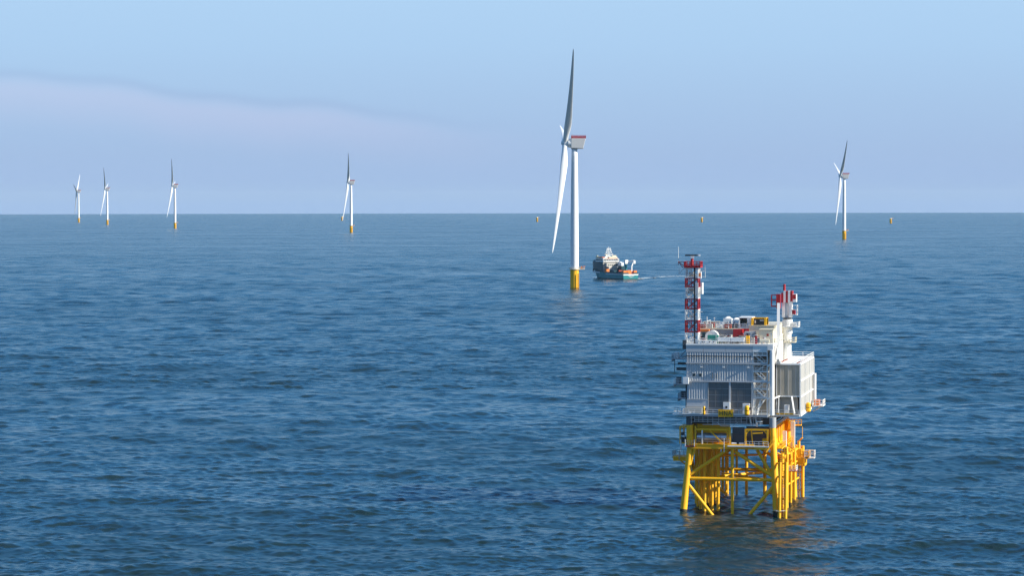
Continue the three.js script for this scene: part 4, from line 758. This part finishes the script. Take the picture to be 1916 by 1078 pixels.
roofBox('deck_tray', 'flat white tray with small dark openings at the roof front left', 'tray', -7.6, -3.4, 40.05, 40.75, -0.8, -2.8, M.white, (t) => { for (const x of [-6.9, -6.4, -5.2, -4.2]) S().box(x, x + 0.3, 40.3, 40.55, -0.8, -0.76).build('opening', M.black, t); });
for (const [x0, x1, y1, z, label] of [[-5.1, -3.0, 45, -26, 'square white ventilation hood on the upper deck, left of the pair'], [-2.6, -0.8, 44.8, -24, 'square white ventilation hood on the upper deck, beside the open container']])
  roofBox('ventilation_hood', label, 'vent', x0, x1, 43.2, y1, z, z - 2.2, M.white, (t) => { S().box(x0 + 0.2, x1 - 0.2, 43.2, 43.9, z + 0.06, z).build('grille', M.dark, t); S().add((() => { const g = new THREE.CylinderGeometry(0.5, 1.2, 0.5, 4); g.rotateY(Math.PI / 4); g.translate((x0 + x1) / 2, y1 + 0.25, z - 1.1); return g; })()).build('cowl', M.white, t); }, 'white ventilation hoods');
roofBox('pipe_manifold', 'low rust red pipe manifold on the upper deck left', 'pipework', -8.8, -6.0, 43.2, 44.3, -16, -19, M.rust, (t) => S().tube([-8.6, 44.6, -16], [-4.6, 44.6, -16], 0.2).tube([-5.6, 43.2, -16], [-5.6, 44.6, -16], 0.2).tube([-8, 43.2, -16], [-8, 44.6, -16], 0.2).build('pipe', M.concrete, t));
roofBox('pump_unit', 'small yellow pump unit between the red cabinet and the beige cabin', 'pump', 3.5, 4.3, 40, 41.9, -3, -3.8, M.yellow, (t) => S().tube([3.9, 41.9, -3.4], [3.9, 42.4, -3.4], 0.3).build('motor', M.black, t));
roofBox('hydrant_cabinet', 'narrow red hydrant cabinet near the roof front right', 'cabinet', 5.7, 6.2, 40, 42, -2.4, -2.9, M.red, (t) => S().box(5.6, 6.3, 42, 42.1, -2.3, -3).build('lid', M.white, t));
{
  const t = onPlatform('lying_cylinder', 'pale yellow lying cylinder on the roof front right corner', 'cylinder', [8.2, 40, -1.6]);
  S().tube([7.0, 40.75, -1.6], [9.3, 40.75, -1.6], 0.45, 0.45, 16).build('shell', M.beige, t); S().box(7.4, 7.6, 40, 40.5, -1.3, -1.9).box(8.7, 8.9, 40, 40.5, -1.3, -1.9).build('saddle', M.grey, t);
}
roofBox('blue_rack', 'blue grey equipment rack between the red cabinet and the beige cabin', 'rack', 2.6, 5.2, 40, 42.7, -7.5, -9, M.grey, (t) => { for (const y of [40.8, 41.6, 42.4]) S().box(2.5, 5.3, y, y + 0.12, -7.3, -9.1).build('shelf', M.white, t); });
{
  const t = onPlatform('roof_pipework', 'tangle of thin pale pipes and valves across the roof front', 'pipework', [0, 40, -4]);
  const r = rng(21), a = S(), b = S();
  for (let k = 0; k < 46; k++) { const x = -8 + r() * 17.5, z = -4 - r() * 6.5, hgt = 0.5 + r() * 1.3; (k % 3 ? a : b).bar([x, 40, z], [x, 40 + hgt, z], 0.14).bar([x, 40 + hgt, z], [x + (r() - 0.5) * 2.4, 40 + hgt, z], 0.14); if (k % 4 === 0) a.box(x - 0.2, x + 0.25, 40 + hgt * 0.6, 40 + hgt, z, z + 0.3); }
  a.build('pipe', M.white, t); b.build('valve_pipe', M.rust, t);
}
{
  const t = onPlatform('upper_pipework', 'thin pipes, lamps and poles along the upper deck edge', 'pipework', [-3, 43.2, -20]);
  const r = rng(22), a = S(), b = S();
  for (let k = 0; k < 40; k++) { const x = -9 + r() * 9.5, z = -12.2 - r() * 10, hgt = 0.4 + r() * 1.0; (k % 4 ? a : b).bar([x, 43.2, z], [x, 43.2 + hgt, z], 0.14).bar([x, 43.2 + hgt, z], [x + (r() - 0.5) * 2, 43.2 + hgt, z], 0.14); }
  a.tube([-7.5, 43.2, -14], [-7.5, 46, -14], 0.07).box(-6.7, -6.4, 45.2, 45.5, -20, -20.3).bar([-6.55, 43.2, -20.1], [-6.55, 45.3, -20.1], 0.1);
  a.build('pipe', M.white, t); b.build('valve_pipe', M.rust, t);
}
// ---- loose deck boxes, drums and lockers crowding the roof
{
  const r = rng(44), kinds = [['rust', 'rust red'], ['concrete', 'grey'], ['white', 'white'], ['dark', 'dark grey'], ['beige', 'cream'], ['grey', 'mid grey']];
  const spots = [[-7.9, -6.2], [-2.6, -5.2], [-1.2, -5.6], [0.6, -5.0], [2.4, -5.4], [4.9, -5.2], [-8.3, -9.4], [-3.0, -9.8], [3.0, -10.4], [5.6, -7.0]];
  const where = ['left of the green box', 'left of centre behind the coolers', 'behind the left cooler unit', 'behind the right cooler unit', 'right of the coolers', 'left of the beige cabin', 'under the orange lifting beam', 'behind the domed tank', 'behind the grey rack', 'against the beige cabin side'];
  spots.forEach(([x, z], i) => {
    const [mat, word] = kinds[i % kinds.length], w = 0.8 + r() * 0.9, h = 0.8 + r() * 1.2, d = 0.8 + r();
    const t = onPlatform('deck_locker', `small ${word} locker on the roof ${where[i]}`, 'locker', [x, 40, z], 'lockers on the substation roof');
    S().box(x - w / 2, x + w / 2, 40.05, 40 + h, z - d / 2, z + d / 2).build('body', M[mat], t);
    S().box(x - w / 2 - 0.05, x + w / 2 + 0.05, 40 + h, 40.08 + h, z - d / 2 - 0.05, z + d / 2 + 0.05).build('lid', M[kinds[(i + 2) % 6][0]], t);
    S().box(x - w * 0.3, x + w * 0.2, 40.2, 40 + h * 0.7, z + d / 2, z + d / 2 + 0.04).build('door', M.grey, t);
  });
  const up = [[-8.4, -13.2, 'rust', 'rust red'], [-6.6, -12.8, 'concrete', 'grey'], [-4.4, -13.6, 'white', 'white'], [-2.2, -13, 'rust', 'dark red'], [-0.9, -15.4, 'dark', 'dark grey']];
  const at = ['at its left end', 'second from its left end', 'in its middle', 'right of its middle', 'beside the open container'];
  up.forEach(([x, z, mat, word], i) => {
    const w = 0.9 + r() * 0.9, h = 0.7 + r() * 0.8, t = onPlatform('machine_box', `small ${word} machine box on the upper deck ${at[i]}`, 'machine', [x, 43.2, z], 'machine boxes on the upper deck');
    S().box(x - w / 2, x + w / 2, 43.22, 43.2 + h, z - 0.6, z + 0.6).build('body', M[mat], t);
    S().tube([x, 43.2 + h, z], [x, 43.9 + h, z], 0.14).box(x - 0.3, x + 0.3, 43.2 + h, 43.4 + h, z - 0.3, z + 0.3).build('stack', M.grey, t);
  });
  for (const [x, z, y, label] of [[-3.4, -0.4, 40, 'thin lamp post on the roof edge left of the cooler units'], [3.4, -0.4, 40, 'thin lamp post on the roof edge right of the cooler units'], [5.0, -0.4, 40, 'thin lamp post on the roof edge above the stair tower'], [9.9, -0.4, 40, 'thin lamp post at the front right roof corner']]) {
    const t = onPlatform('lamp_post', label, 'lamp post', [x, y, z], 'lamp posts on the roof edge');
    S().bar([x, y, z], [x, y + 2.4, z], 0.1).build('pole', M.white, t); S().box(x - 0.25, x + 0.25, y + 2.4, y + 2.6, z - 0.1, z + 0.2).build('lamp_head', M.cladding, t);
  }
}
for (const t of things) delete t.userData.origin;

renderer.render(scene, camera);
